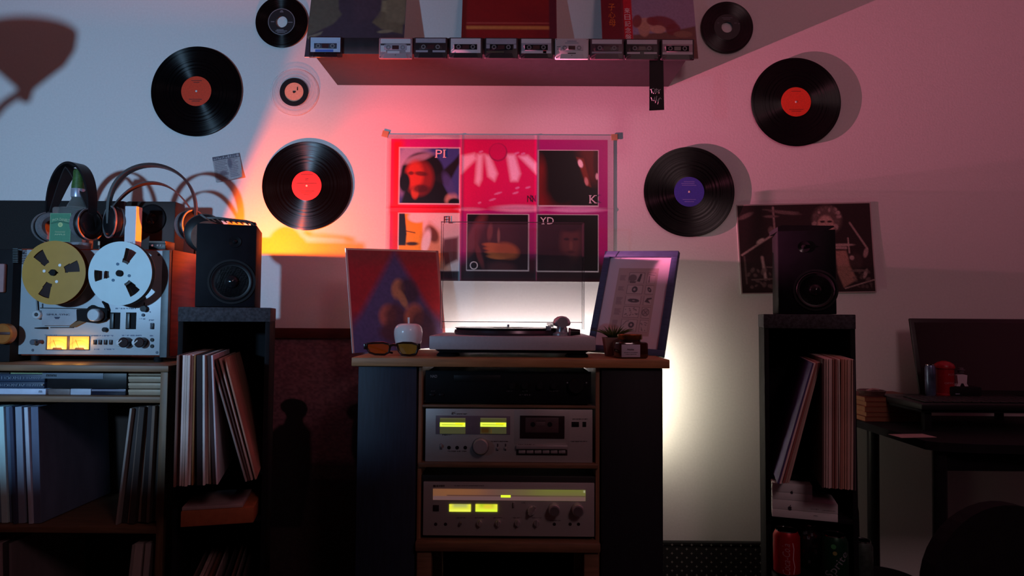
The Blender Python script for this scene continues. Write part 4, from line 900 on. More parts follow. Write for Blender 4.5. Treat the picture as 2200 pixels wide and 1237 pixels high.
def speaker(label, tw, px0, px1, py0, off, depth, cone_px, twe_px, tri=False):
    t = T('loudspeaker', label, 'loudspeaker', tw.mw @ Vector(((tw.L(px0, py0+90, off)[0]+tw.L(px1, py0+90, off)[0])/2, -off, tw.zt+.0006)), yaw=tw.o.matrix_world.to_euler().z)
    a = t.L(px0, py0+90)[0]; b = t.L(px1, py0+90)[0]; h = t.L((px0+px1)/2, py0)[1]
    t.lbox('cabinet', a, b, .004, depth, 0, h, M('cabinet_vinyl', (.008, .008, .010), .6, spec=.15, var=.2, scale=80), .002)
    t.lbox('front_baffle', a+.001, b-.001, 0, .005, .001, h-.001, M('baffle_black', (.005, .005, .008), .6, var=.25, spec=.12), .0015)
    cx_, cz = t.L(*cone_px[:2]); r = abs(t.L(cone_px[0]+cone_px[2], cone_px[1])[0]-cx_)
    bm = bmesh.new(); add_lathe(bm, [(r*1.12, -.0002), (r*1.12, -.003), (r*1.02, -.003), (r*1.0, -.0005)], (cx_, 0, cz), 56, 'Y'); t.add('woofer_rim', bm, BLK)
    bm = bmesh.new(); add_lathe(bm, [(r, -.0006), (r*.93, -.0045), (r*.84, -.0008), (r*.80, -.0006)], (cx_, 0, cz), 56, 'Y'); t.add('rubber_surround', bm, M('rubber', (.012, .012, .014), .45, var=0))
    bm = bmesh.new(); add_lathe(bm, [(r*.80, -.0006), (r*.34, -.0004), (r*.32, -.003), (r*.22, -.008), (0, -.0105)], (cx_, 0, cz), 56, 'Y'); t.add('woofer_cone', bm, M('gloss_black', (.01, .01, .012), .15, var=0))
    cx_, cz = t.L(*twe_px[:2]); r = abs(t.L(twe_px[0]+twe_px[2], twe_px[1])[0]-cx_)
    bm = bmesh.new(); add_lathe(bm, [(r*1.5, -.0002), (r*1.5, -.0022), (r, -.0012), (r*.6, -.0006), (r*.45, -.004), (0, -.0065)], (cx_, 0, cz), 40, 'Y'); t.add('tweeter', bm, M('gloss_black', (.01, .01, .012), .15, var=0))
    t.a, t.b, t.h = a, b, h; return t
# left tower
TY = math.radians(17)
tl = tower('black open record stand with speckled grey top, under the left loudspeaker', 384, 581, 660, 1.70, TY, 31)
sp = speaker('small black loudspeaker on the left record stand, before the orange glow', tl, 420, 550, 481, -.012, .165, (498, 605, 46), (505, 519, 9))
z1 = shelf_at(tl, 480, 1041, zoff=.135); z2 = shelf_at(tl, 480, 1127, zoff=.05)
zf = shelf_at(tl, 480, 1128+6+292) if False else .02
G_ = 'upright records in the left record stand'
xs = 378; k = 0
specs = [(375.5, 5, (96, 70, 62)), (381.5, 5, (50, 30, 30)), (387, 5, (176, 160, 156)), (393, 5, (160, 144, 138)), (399, 6, (168, 156, 150)), (406, 5, (190, 184, 182)), (412.5, 4, (120, 84, 50)), (418, 14, (34, 26, 28)), (433, 5, (186, 180, 176)), (438.5, 6, (160, 146, 140)), (445, 5, (104, 78, 66)), (451, 8, (54, 36, 36)), (461, 4, (180, 168, 172))]
for i, (px_, wpx, c_) in enumerate(specs):
    th = wpx*.00110*.92; ln = -.010 if i < 7 else -.028-.007*(i-7)
    lp_in(tl, f'{shade(c_)} record sleeve, {ORD[i]} from left of the upright row in the left record stand', G_, px_+(4 if i > 6 else -2)*1.0, 1040, z1+.001, th, c_, lean=ln, pull=.135, dy=.004*((i*3) % 4))
for i, (px_, c_) in enumerate(((528, (120, 104, 98)), (533.5, (70, 50, 46)), (539, (150, 130, 120)), (547, (140, 100, 84)))):
    lp_in(tl, f'{("greyish", "dark brown", "pale tan", "russet")[i]} record sleeve, {ORD[i]} of the four steeply leaning in the left stand', 'leaning records in the left record stand', px_, 1036, z1+.001, .0045, c_, lean=-.285+.008*i, pull=.125, dy=.006*i)
# orange box and booklet
t = T('card_box', 'orange-brown card box lying on the middle board of the left record stand', 'box', tl.mw @ Vector((tl.L(465, 1128, .05)[0], -.05, z2+.0006)), yaw=TY-.05)
a, b, c, d = t.R(388, 1094, 545, 1128); t.lbox('carton', a, b, 0, .17, 0, d, M('orange_card', C(176, 98, 60), .7, var=.12, scale=60), .002)
t2 = T('booklet', 'thin pale booklet lying on the orange-brown box', 'booklet', t.mw @ Vector((0, .004, d+.0006)), yaw=TY-.05)
a, b, c, d = t2.R(391, 1082, 522, 1090); t2.lbox('cover', a, b, 0, .15, 0, .0085, M('pale_mauve_card', C(176, 150, 148), .7), .001)
specs = [(394, 4, (84, 70, 66)), (411, 8, (150, 128, 122)), (420, 6, (128, 104, 98)), (431, 6, (96, 60, 48)), (446, 4, (130, 116, 112)), (468, 4, (50, 44, 44)), (484, 4, (86, 64, 54)), (498, 4, (84, 78, 74)), (512, 6, (40, 34, 34))]
for i, (px_, wpx, c_) in enumerate(specs):
    lp_in(tl, f'{shade(c_)} record sleeve, {ORD[i]} from left in the bottom compartment of the left record stand', 'records at the bottom of the left record stand', px_, 1420, .021, wpx*.0011, c_, lean=-.01*(i > 6), pull=.11, hgt=.300)
# third headphones laid over the left loudspeaker: band across its top, cup hanging at its left side
t = T('headphones', 'headphones hung over the top of the left loudspeaker, one cup at its left', 'headphones', sp.mw @ Vector((0, .085, sp.h+.001)), yaw=TY)
def onp(px, py, y): # local point seen at pixel on local y
    return Vector((t.L(px, py, -y)[0], y, t.L(px, py, -y)[1]))
bp = [onp(432, 462, -.03), onp(444, 470, -.035), onp(466, 469, -.04), onp(500, 473, -.04), onp(530, 476, -.04), onp(545, 480, -.04)]
zt_ = sp.h
bm = bmesh.new(); rings = []
for i, q in enumerate(bp):
    rings.append([bm.verts.new(q+Vector((0, sy*.013, 0))+Vector((0, 0, sz*.0028))) for sy, sz in ((-1, -1), (1, -1), (1, 1), (-1, 1))])
for a_, b_ in zip(rings, rings[1:]):
    for q in range(4): bm.faces.new((a_[q], a_[(q+1) % 4], b_[(q+1) % 4], b_[q]))
bm.faces.new(rings[0]); bm.faces.new(rings[-1][::-1]); t.add('headband', bm, M('band_black', (.03, .02, .02), .5))
for k in range(9):
    q = bp[1].lerp(bp[-1], (k+.3)/8.6); bm = bmesh.new(); add_tube(bm, [q+Vector((-.005, -.013, .001)), q+Vector((.001, -.0145, -.003)), q+Vector((.007, -.013, -.007))], .0017, 6); t.add('band_rib', bm, M('rib_brown', C(110, 70, 60), .5))
bm = bmesh.new(); q = onp(546, 483, -.04); add_box(bm, q.x-.008, q.x+.006, -.055, -.03, q.z-.004, q.z+.006, .003); t.add('band_hinge', bm, BLK)
cc = onp(441, 498, .02)
bm = bmesh.new(); add_lathe(bm, [(0, -.014), (.035, -.013), (.052, -.004), (.056, .006), (.054, .012), (0, .012)], seg=44, axis='Y'); t.add('ear_cup', bm, BLK, loc=cc+Vector((-.006, .03, -.0)))
bm = bmesh.new(); add_lathe(bm, [(.020, .0), (.038, -.002), (.044, -.010), (.038, -.020), (.024, -.020), (.018, -.006)], seg=44, axis='Y'); t.add('ear_pad', bm, M('brown_pad', C(120, 84, 74), .8, var=.2, scale=80), loc=cc+Vector((.006, .018, -.012)))
# tiny warm night light at the deck corner
t = T('indicator_lamp', 'tiny glowing warm bulb between the tape deck and the left loudspeaker', 'lamp', (W(418.5, 545, -.135).x, -.135, DT+.0225))
bm = bmesh.new(); add_lathe(bm, [(0, .012), (.003, .0115), (.0048, .007), (.0045, .002), (.003, -.001), (0, -.001)], seg=16); t.add('bulb', bm, M('warm_bulb', (1, .7, .35), .4, var=0, emit=(1, .55, .18), es=2.2))
bm = bmesh.new(); add_cyl(bm, (0, 0, -.022), .0032, .0215, 'Z', 12); t.add('socket', bm, BLK)

# right tower
TR_ = -math.radians(17)
tr = tower('black open record stand with grey top, under the right loudspeaker', 1641, 1837, 675, 1.70, TR_, 31)
spr = speaker('small black loudspeaker on the right record stand, before the drummer photo', tr, 1671, 1797, 494, -.012, .165, (1752, 623, 44), (1727, 530, 9))
t = T('flat_case', 'thin black case lying askew on top of the right loudspeaker', 'case', spr.mw @ Vector((0, .07, spr.h+.0006)), yaw=TR_+.12)
bm = bmesh.new(); A_ = t.L(1671, 482, .05)[0]; B_ = t.L(1793, 486, .05)[0]; add_prism(bm, [(A_, 0), (B_-.03, 0), (B_, .009), (B_-.003, .0125), (A_+.012, .0165), (A_, .012)], -.05, .06); t.add('case_body', bm, BLKM, smooth=False)
z1 = shelf_at(tr, 1740, 1046, zoff=.12); z2 = shelf_at(tr, 1740, 1117, .20, zoff=.035)
specs = [(1771, 4, (60, 44, 44)), (1775.5, 4, (150, 128, 122)), (1780, 4, (168, 148, 142)), (1784.5, 4, (160, 140, 136)), (1789, 4, (166, 146, 142)), (1793.5, 4, (120, 78, 70)), (1798, 4, (104, 64, 58)), (1802.5, 4, (150, 124, 116)), (1807, 3, (188, 168, 162)), (1810.5, 5, (128, 88, 76)), (1816, 4, (150, 112, 98)), (1820.5, 4, (160, 124, 110)), (1825, 4, (150, 118, 108)), (1829.5, 4, (146, 120, 112)), (1834, 5, (160, 134, 124)), (1839.5, 3, (60, 50, 56))]
for i, (px_, wpx, c_) in enumerate(specs):
    lp_in(tr, f'{shade(c_)} record sleeve, {ORD[i]} from left of the upright row in the right record stand', 'upright records in the right record stand', px_-4, 1052, z1+.001, wpx*.00102, c_, lean=.012, pull=.125, dy=.003*((i*2) % 3))
for i, (px_, c_) in enumerate(((1671, (60, 50, 90)), (1676, (186, 156, 152)), (1683, (120, 70, 66)), (1688.5, (140, 112, 104)), (1694, (150, 124, 116)))):
    lp_in(tr, f'{("violet-black", "pale pink", "dark red", "greyish brown", "tan")[i]} record sleeve, {ORD[i]} of the five steeply leaning in the right stand', 'leaning records in the right record stand', px_, 1040, z1+.001, .0048, c_, lean=.262-.006*i, pull=.115+.004*(i == 1), dy=.004*i)
t = T('folded_leaflet', 'crumpled pinkish leaflet sticking out left of the leaning records, right stand', 'leaflet', tr.mw @ Vector((tr.L(1728, 845, .02)[0], -.02, tr.L(1728, 845, .02)[1])), yaw=TR_, roll=.2)
bm = bmesh.new(); add_prism(bm, [(-.012, 0), (.010, -.004), (.020, .024), (.016, .042), (-.004, .046), (-.014, .020)], -.001, .001); t.add('leaflet_front', bm, M('leaflet_pink', C(150, 110, 116), .8, var=.3), smooth=False)
bm = bmesh.new(); add_prism(bm, [(.000, .050), (.020, .046), (.024, .064), (.004, .072)], .002, .004); t.add('leaflet_flap', bm, M('leaflet_pink', C(150, 110, 116), .8), smooth=False)
# white gadget boxes
def wbox(label, x0, y0, x1, y1, off, depth, logo):
    t = T('gadget_box', label, 'box', tr.mw @ Vector((tr.L((x0+x1)/2, y1, off)[0], -off, zb_)), yaw=TR_)
    a, b, c, d = t.R(x0, y0, x1, y1); h = d-c
    t.lbox('box_base', a, b, 0, .12, 0, h*.45, WHT, .001); t.lbox('box_lid', a-.0003, b+.0003, -.0004, .1204, h*.46, h, WHT, .001)
    lx, lz = t.L(*logo[:2]); lz = min(max(lz, h*.3), h*.7); s_ = logo[2]*.00112; G = M('logo_grey', C(60, 56, 66), .5, var=0)
    pts = []
    for q in range(28):   # apple outline with a bite on the right
        an = 2*pi*q/28; r_ = s_*(1-.16*abs(math.cos(an/2+pi/4)**8)-.10*(1 if abs(an-pi/2) < .2 else 0)); x_, z_ = r_*.88*math.cos(an), r_*math.sin(an)
        dx_, dz_ = x_-s_*1.05, z_-s_*.08; dd = math.hypot(dx_, dz_)
        if dd < s_*.5: x_, z_ = s_*1.05+dx_/dd*s_*.5, s_*.08+dz_/dd*s_*.5
        pts.append((lx+x_, lz+z_))
    bm = bmesh.new(); add_prism(bm, pts, -.0008, -.0003); add_prism(bm, [(lx-.05*s_, lz+1.05*s_), (lx+.1*s_, lz+1.5*s_), (lx+.45*s_, lz+1.6*s_), (lx+.35*s_, lz+1.2*s_)], -.0008, -.0003); lg = t.add('printed_logo', bm, G, smooth=False)
    return t, a, b, h
zb_ = z2+.0006
t, a, b, h = wbox('long white gadget box with dark fruit logo, on the middle board of the right stand', 1659, 1077, 1800, 1115, .035, .12, (1697, 1092, 5.2))
tick_text(t, b-.062, b-.044, h*.62, .003, M('logo_grey', C(60, 56, 66), .5), 'printed_word', 5); tick_text(t, b-.036, b-.006, h*.6, .003, M('logo_pale', C(130, 124, 134), .5), 'printed_word', 6); tick_text(t, b-.056, b-.046, h*.25, .0025, M('logo_grey', C(60, 56, 66), .5), 'printed_word', 7)
zb_ = zb_+h+.0006
t, a, b, h = wbox('short white gadget box stacked on the long one, under the leaning records', 1659, 1041, 1745, 1076, .035, .12, (1701, 1058, 3.6))
# drink cans
def can(label, px0, px1, py_top, base_z, tw, off, colr, deco, diam=.0655):
    pc = (px0+px1)/2; q = Vector((tw.L(pc, py_top+60, off)[0], -off, base_z)) if tw else None
    t = T('drink_can', label, 'can', (tw.mw @ q) if tw else WZ_pos, yaw=TR_)
    r = diam/2; H = .115
    bm = bmesh.new(); add_lathe(bm, [(0, .004), (r*.72, .0), (r*.78, .001), (r, .010), (r, H-.016), (r*.80, H-.003)], seg=44); t.add('can_body', bm, colr)
    bm = bmesh.new(); add_lathe(bm, [(r*.80, H-.003), (r*.82, H), (r*.78, H), (r*.76, H-.005), (0, H-.005)], seg=44); t.add('can_lid', bm, CHROME)
    bm = bmesh.new(); add_box(bm, -.008, .008, -.014, .006, H-.0045, H-.003, .001); t.add('ring_pull', bm, CHROME)
    deco(t, r, H); return t
def wrap(t, me_o, r):
    me = me_o.data
    for v in me.vertices:
        a_ = v.co.x/r; rr = r+.0004-(v.co.y*.0); v.co = (rr*math.sin(a_), -rr*math.cos(a_), v.co.z)
ZC = .02+.0
cz_ = tr.L(1700, 1237, .05)[1]-.004
tr.lbox('shelf', tr.x0+tr.w, tr.x1-tr.w, -.08, .20, cz_-.016, cz_-.0006, BLKM, .001)
WI = M('can_white_ink', C(214, 170, 176), .5, var=0); WI2 = M('can_silver_ink', C(170, 176, 184), .4, var=0)
def d_coke(t, r, H):
    o = t.ltext('can_lettering', 'Coca-Cola', -.004, H*.42, .018, 0, WI, rot=pi/2, wd=.078, shear=.25); wrap(t, o, r)
    bm = bmesh.new(); add_tube(bm, [(.014, 0, .012), (.017, 0, .03), (.013, 0, .05), (.015, 0, .075), (.012, 0, .09)], .0012, 5); o = t.add('can_ribbon', bm, WI); wrap(t, o, r)
def d_zero(t, r, H):
    for k in range(16):
        bm = bmesh.new(); x_, z_ = -.02+.036*rng.random(), .02+.08*rng.random(); add_box(bm, x_-.002-.003*rng.random(), x_+.002+.003*rng.random(), -.0004, 0, z_-.004, z_+.004); o = t.add('can_pattern', bm, WI2 if k % 2 else M('can_wine_ink', C(120, 30, 44), .5)); wrap(t, o, r)
def d_sprite(t, r, H):
    o = t.ltext('can_lettering', 'Sprite', .004, H*.40, .026, 0, WI2, rot=.95, wd=.078); wrap(t, o, r)
    bm = bmesh.new(); add_cyl(bm, (-.006, -.0004, H*.80), .006, .0004, 'Y', 20); o = t.add('can_emblem', bm, M('lime_emblem', C(70, 150, 90), .5)); wrap(t, o, r)
    bm = bmesh.new(); add_cyl(bm, (-.003, -.0004, H*.66), .005, .0004, 'Y', 20); o = t.add('can_emblem', bm, M('lemon_emblem', C(140, 140, 80), .5)); wrap(t, o, r)
can('red drink can with white script, leftmost of the cans in the right stand', 1664, 1716, 1135, cz_, tr, .03, M('can_red', C(160, 14, 30), .35, metal=.3, var=.03), d_coke)
can('silver and wine patterned drink can between the red and the green cans', 1712, 1768, 1135, cz_, tr, -.045, M('can_silver', C(60, 50, 58), .35, metal=.5, var=.1), d_zero, diam=.055)
can('dark green drink can with diagonal silver letters, in the right stand', 1764, 1820, 1140, cz_, tr, .03, M('can_green', C(16, 62, 40), .35, metal=.4, var=.05), d_sprite)
# fourth can outside on a small black stool
sp_ = W(1866, 1240, -.46); stz = W(1866, 1237, -.46).z-.02
t = T('side_stool', 'small round black stool at the right of the right record stand', 'stool', (sp_.x+.062, -.42, 0))
bm = bmesh.new(); add_lathe(bm, [(0, stz-.022), (.085, stz-.022), (.088, stz-.012), (.085, stz), (0, stz)], seg=40); t.add('seat', bm, BLKM)
for k in range(3): an = 2*pi*k/3; bm = bmesh.new(); add_tube(bm, [(.05*math.cos(an), .05*math.sin(an), stz-.02), (.072*math.cos(an), .072*math.sin(an), 0)], .009, 8); t.add('leg', bm, BLKM)
t = T('drink_can', 'grey-green drink can standing alone on the black stool', 'can', (sp_.x, -.43, stz+.0006))
bm = bmesh.new(); add_lathe(bm, [(0, .003), (.021, 0), (.026, .008), (.026, .085), (.021, .098)], seg=40); t.add('can_body', bm, M('can_grey_green', C(70, 88, 80), .45, metal=.3, var=.4, scale=70))
bm = bmesh.new(); add_lathe(bm, [(.021, .098), (.0215, .101), (.0205, .101), (.019, .097), (0, .097)], seg=40); t.add('can_lid', bm, CHROME)

# ================================================================== TURNTABLE DESK
DF = -.52; DZ = .8925
dx0 = W(755, 768, DF).x; dx1 = W(1439, 775, DF).x; dth = .022
t = T('turntable_desk', 'pale wood topped desk with navy side cabinets and built-in equipment rack', 'desk', ((dx0+dx1)/2, DF, 0)); TD = t
hx = (dx1-dx0)/2
t.lbox('desk_top', -hx, hx, 0, .40, DZ-dth, DZ, WOOD, .002)
a0, a1 = t.L(768, 900, -.012)[0], t.L(894, 900, -.012)[0]; b0, b1 = t.L(1292, 900, -.012)[0], t.L(1424, 900, -.012)[0]
for q0, q1, lb in ((a0, a1, 'navy-blue left side cabinet'), (b0, b1, 'near-black right side cabinet')):
    t.lbox('side_cabinet', q0, q1, .012, .37, 0, DZ-dth-.0005, NAVY if q0 == a0 else M('navy_black_panel', C(18, 20, 30), .6, var=.25, scale=14, stretch=(12, 12, 1)), .002, label=lb)
r0, r1 = a1+.0035, b0-.0035
THIN = M('rack_wood', C(140, 98, 70), .5, var=.25, scale=9, stretch=(14, 14, 1.2))
t.lbox('rack_post', r0, r0+.010, .02, .30, .06, DZ-dth-.001, THIN, .001); t.lbox('rack_post', r1-.010, r1, .02, .30, .06, DZ-dth-.001, THIN, .001)
zA = t.L(1100, 871, -.02)[1]; zB = t.L(1100, 993.5, -.02)[1]; zC = t.L(1100, 1163, -.005)[1]
t.lbox('rack_shelf', r0+.0105, r1-.0105, .02, .31, zA-.006, zA, WOOD2, .001)
t.lbox('rack_shelf', r0+.004, r1-.004, .012, .31, zB-.012, zB, WOOD2, .002)
t.lbox('rack_shelf', r0, r1, -.004, .31, zC-.024, zC, WOOD2, .004)
for xx in (r0+.022, r1-.022):
    for yy in (.02, .27): t.lbox('rack_foot', xx-.018, xx+.018, yy-.015, yy+.015, 0, zC-.0245, WOOD2, .002)
t.lbox('glow_block_panel', a1+.001, b0-.001, .33, .336, .02, zC-.03, BLKM, 0)  # added panel blocking the LED glow below the rack
# led strip on the back edge of the desk (warm white)
LS = T('led_strip', 'warm white light strip fixed behind the rear edge of the desk', 'light strip', ((dx0+dx1)/2+.085, DF+.402, DZ-.030))
LS.lbox('aluminium_channel', -.31, .31, 0, .010, 0, .012, ALU, .001)
LS.lbox('lit_diffuser', -.308, .308, .0102, .0125, .001, .011, M('strip_glow', (1, .9, .75), .5, var=0, emit=(1, .82, .62), es=4), .0005)
light('led_strip_light', 'AREA', LS.mw @ Vector((0, .016, .006)), 3.0, (1, .84, .80), .62, aim=LS.mw @ Vector((0, 1, .006)), sizey=.012)
VX = W(1392, 850, -.14).x
vx_ = VX-TD.o.location.x
TD.lbox('rear_light_channel', vx_-.006, vx_+.006, .3705, .380, .54, .88-.02, ALU, .001); TD.lbox('rear_light_diffuser', vx_-.005, vx_+.005, .3802, .3825, .542, .858, M('strip_glow', (1, .9, .75), .5, var=0, emit=(1, .82, .62), es=4), .0005)
light('led_end_light', 'AREA', (VX+.002, -.125, .74), .85, (1, .92, .68), .02, aim=(VX+.07, 0, .74), sizey=.32)

# equipment ------------------------------------------------------------
def unit(name, label, cat, x0, y0, x1, y1, off, depth, zbase, face, body, foot=.0):
    Y = DF+off; p = W((x0+x1)/2, y1, Y); t = T(name, label, cat, (p.x, Y, zbase+.0005))
    a, b, c, d = t.R(x0, y0, x1, y1); h = d-c; t.b4 = (a, b, foot, foot+h)
    t.lbox('case', a+.002, b-.002, .006, depth, foot, foot+h-.002, body, .002)
    t.lbox('faceplate', a, b, 0, .008, foot, foot+h, face, .0012)
    if foot:
        for xx in (a+.03, b-.03):
            for yy in (.03, depth-.04): bm = bmesh.new(); add_cyl(bm, (xx, yy, 0), .012, foot, 'Z', 18); t.add('foot', bm, BLKM)
    return t
t = unit('amplifier', 'black amplifier at the top of the desk rack', 'amplifier', 914, 797, 1270, 866, .028, .27, zA, M('amp_black', (.004, .004, .006), .6, var=.15, spec=.2), BLKM, .004)
GI = M('panel_grey_ink', C(150, 154, 160), .6, var=0); GI2 = M('panel_dim_ink', C(88, 86, 88), .6, var=0)
t.text('printed_word', 'NAD', 932, 808, 6, .0004, GI, wpx=14)
legend(t, 978, 813, 1021, 3.2, .0004, GI, 61); legend(t, 926, 840, 935, 2, .0004, GI2, 62); legend(t, 1089, 840, 1103, 2, .0004, GI2, 63); legend(t, 1122, 840, 1133, 2, .0004, GI2, 64); legend(t, 1181, 840, 1200, 2, .0004, GI2, 65); legend(t, 1116, 848, 1142, 3, .0004, GI2, 66)
for px_ in (1219, 1260): t.cyl('indicator', px_, 822, 1.6, .001, .001, GI, seg=8)
for px_ in (1100, 1127, 1160, 1190): t.cyl('control_knob', px_, 829, 7, .010, .010, BLK)
t.cyl('volume_knob', 1238, 829, 17, .014, .014, BLK)
for px_ in (928, 948): t.box('push_button', px_-5, 846, px_+5, 851, .003, .003, BLK, .0005)
t.box('display_window', 975, 806, 1075, 820, .0008, .001, BLK, .0005).hide_render = False
t = unit('cassette_deck', 'champagne silver cassette deck with twin yellow-lit meters in the rack', 'cassette deck', 914, 874, 1273, 988, .022, .25, zB, SILV, M('deck_case', C(60, 50, 46), .5), .0)
SD = M('silver_dark', C(110, 102, 106), .4, metal=.3); SL = M('silver_light', C(176, 168, 170), .35, metal=.4, var=.04); INKP = M('panel_dark_ink', C(58, 48, 52), .7, var=0)
t.text('printed_word', 'JVC', 974.5, 887, 5, .0004, INKP, wpx=9)
t.box('meter_window', 936, 893, 1096, 933, .0012, .001, M('meter_window', C(122, 112, 124), .3), .0008)
YG = (.80, 1.0, .05)
for k, (mx0, mx1) in enumerate(((945, 1000), (1032, 1088))):
    I = Ink(0, 0, 55, 34, 56, 34, C(150, 158, 88)); I.rect(0, 0, 55, 2, C(180, 180, 130)); I.rect(0, 20, 55, 34, C(140, 148, 96), 4)
    if k: I.rect(0, 20, 20, 34, C(120, 90, 40), 8); I.rect(22, 23, 24, 34, C(170, 140, 60), 1)
    a, b, c, d = t.R(mx0, 897.5, mx1, 931.5, .002)
    o = t.add('level_meter', I.mesh('level_meter', rectfn(a, b, c, d, I.ext, -.002), print_mat('meter_back_lit', .4, .10)), None); o['label'] = ('left' if k == 0 else 'right')+' yellow-lit level meter'
    t.box('lit_bar', mx0, 907.5, mx1-.5, 916.5, .0026, .0006, M('bar_glow', (.8, .9, .2), .4, var=0, emit=(.72, .92, .06), es=1.15), .0006, parent=None)
    t.box('scale_line', mx0+4, 912.3, mx1-6, 913.1, .0030, .0003, M('scale_ink', C(120, 130, 20), .6), 0)
    t.box('lit_bar_edge', mx0+33, 908.6, mx1-3, 911.6, .0031, .0003, M('bar_glow_deep', (.9, .9, .1), .4, var=0, emit=(1, .88, 0), es=1.0), 0)
t.box('cassette_bay_frame', 1105, 880, 1224, 954, .0008, .0008, SILV, .0005)
t.box('cassette_door', 1117, 893, 1213, 942, .003, .004, M('bay_smoke', C(44, 28, 32), .25), .001)
t.box('loaded_cassette', 1129, 897, 1200, 929, .0036, .0008, M('bay_cassette', C(84, 66, 68), .4, var=.2), .001)
for cx_ in (1145, 1181.5): t.cyl('reel_hub', cx_, 911.5, 5.2, .0048, .0014, BLK, seg=16)
t.box('label_window', 1152, 906, 1171, 914, .0042, .0008, M('bay_window', C(100, 82, 84), .4), .0004)
legend(t, 1152, 904, 1172, 2, .0042, INKP, 71, 'bay_legend')
for px_ in (1236, 1255.5): t.box('counter_window', px_-(8 if px_ < 1240 else 4), 906, px_+(8 if px_ < 1240 else 4), 917, .001, .002, BLK, .0005)
t.box('key_bar', 1109, 957, 1220, 965, .010, .010, SL, .0012)
t.box('key_recess', 1109, 966, 1219, 978, .001, .002, M('key_recess', C(40, 20, 24), .6), .0003)
for k in range(6): a_ = 1114+17.2*k; t.box('piano_key', a_, 967.5, a_+15, 974, .007, .006, SL, .001)
t.cyl('record_level_knob', 1032, 960, 16.5, .020, .020, SL, label='large round silver knob')
t.cyl('knob_skirt', 1032, 959, 18.5, .003, .003, SD)
for px_ in (964.5, 982, 999.5): t.cyl('jack_socket', px_, 961.5, 4, .001, .003, BLK, seg=16)
t.box('lever_slot', 944.5, 953, 950, 966, .0006, .001, SD, .0005); t.box('lever_switch', 946, 955, 949, 961, .006, .006, SL, .0005)
for px_, yy in ((1069, 961), (1086, 960)): t.box('lever_slot', px_-1.5, 953, px_+1.5, 968, .0006, .001, INKP, .0003); t.box('lever_switch', px_-2, yy, px_+2, yy+5, .006, .006, SL, .0005)
for k, (x_, y_, xe) in enumerate(((970, 889, 1004), (950, 934, 970), (962, 969, 1002), (1055, 948, 1092), (1226, 948, 1262), (1230, 900, 1262), (1114, 954, 1150))): legend(t, x_, y_, xe, 2, .0004, INKP, 80+k)
t = unit('stereo_receiver', 'silver stereo receiver with green-lit tuning dial at the bottom of the rack', 'receiver', 909, 1034, 1277, 1149, .016, .27, zC, SILV, M('deck_case', C(60, 50, 46), .5), .009)
a, b, f0, f1 = t.b4
top = t.L(1095, 1021, -.01)[1]
t.lbox('wooden_sleeve', a-.008, b+.007, .008, .268, f0-.001, top, M('sleeve_black', (.010, .008, .008), .5), .003)
t.box('maker_emblem', 930.5, 1041.5, 936, 1046, .0006, .0004, INKP, 0); legend(t, 938, 1043.5, 956, 4, .0004, INKP, 222)
I = Ink(0, 0, 328, 24, 164, 24, C(150, 110, 104))
I.rect(0, 0, 90, 13, C(214, 140, 76), 60); I.rect(-60, 0, 120, 9, C(224, 148, 70), 50, ); I.rect(170, -2, 400, 6, C(176, 196, 60), 90); I.rect(225, -2, 400, 5.5, C(190, 230, 40), 50); I.rect(180, 6, 400, 12, C(150, 150, 84), 50)
I.rect(30, 13, 328, 15, C(110, 76, 74), 2); I.rect(0, 15.5, 328, 24, C(160, 122, 122), 2, ); I.rect(240, 16, 328, 24, C(160, 132, 110), 30); I.rect(324, 1, 327, 6, C(250, 255, 200), 1)
a, b, c, d = t.R(930, 1051, 1258, 1075, .002)
t.add('tuning_dial', I.mesh('tuning_dial', rectfn(a, b, c, d, I.ext, -.002), print_mat('dial_glow', .4, .30)), None)
t.box('lit_pointer', 1076, 1063.5, 1097, 1068.5, .0032, .0008, M('pointer_glow', (.7, 1, .1), .4, var=0, emit=(.72, 1, .03), es=1.1), .0005)
for k, (mx0, mx1) in enumerate(((965, 1011.5), (1021.5, 1068.5))):
    I = Ink(0, 0, 47, 16, 47, 16, (.80, .82, .05)); I.rect(8, -2, 40, 7, (.42, .46, .12) if k == 0 else (.45, .60, .02), 8)
    if k: I.rect(18, 2, 36, 8, (.80, .58, .04), 8)
    I.rect(0, 11, 47, 16, (.86, .95, .10) if k == 0 else (.72, 1.0, .04), 4)
    a, b, c, d = t.R(mx0, 1083, mx1, 1099, .002); o = t.add('signal_meter', I.mesh('signal_meter', rectfn(a, b, c, d, I.ext, -.002), print_mat('meter_glow2', .4, .95)), None); o['label'] = ('left' if k == 0 else 'right')+' yellow-green signal meter'
for k, (kx, ky) in enumerate(((1191.5, 1098), (1242.5, 1098))):
    t.cyl('tuning_knob' if k else 'volume_knob', kx, ky, 13, .024, .024, SL); t.cyl('knob_cap', kx, ky+1, 10, .0255, .002, SD)
t.cyl('selector_knob', 1142, 1098, 9, .012, .012, SILV); bm = bmesh.new(); p0_ = t.L(1137, 1106, .0145); p1_ = t.L(1149, 1088, .0145); add_tube(bm, [(p0_[0], -.0145, p0_[1]), (p1_[0], -.0145, p1_[1])], .0045, 8); t.add('selector_lever', bm, SL)
t.box('power_button', 930, 1085, 943, 1098, .002, .003, M('maroon_black', C(40, 28, 36), .4), .0008)
for px_ in (936, 957, 1191, 1225, 1243): t.cyl('jack_socket', px_, 1126, 3.6, .001, .003, M('maroon_black', C(40, 28, 36), .4), seg=14)
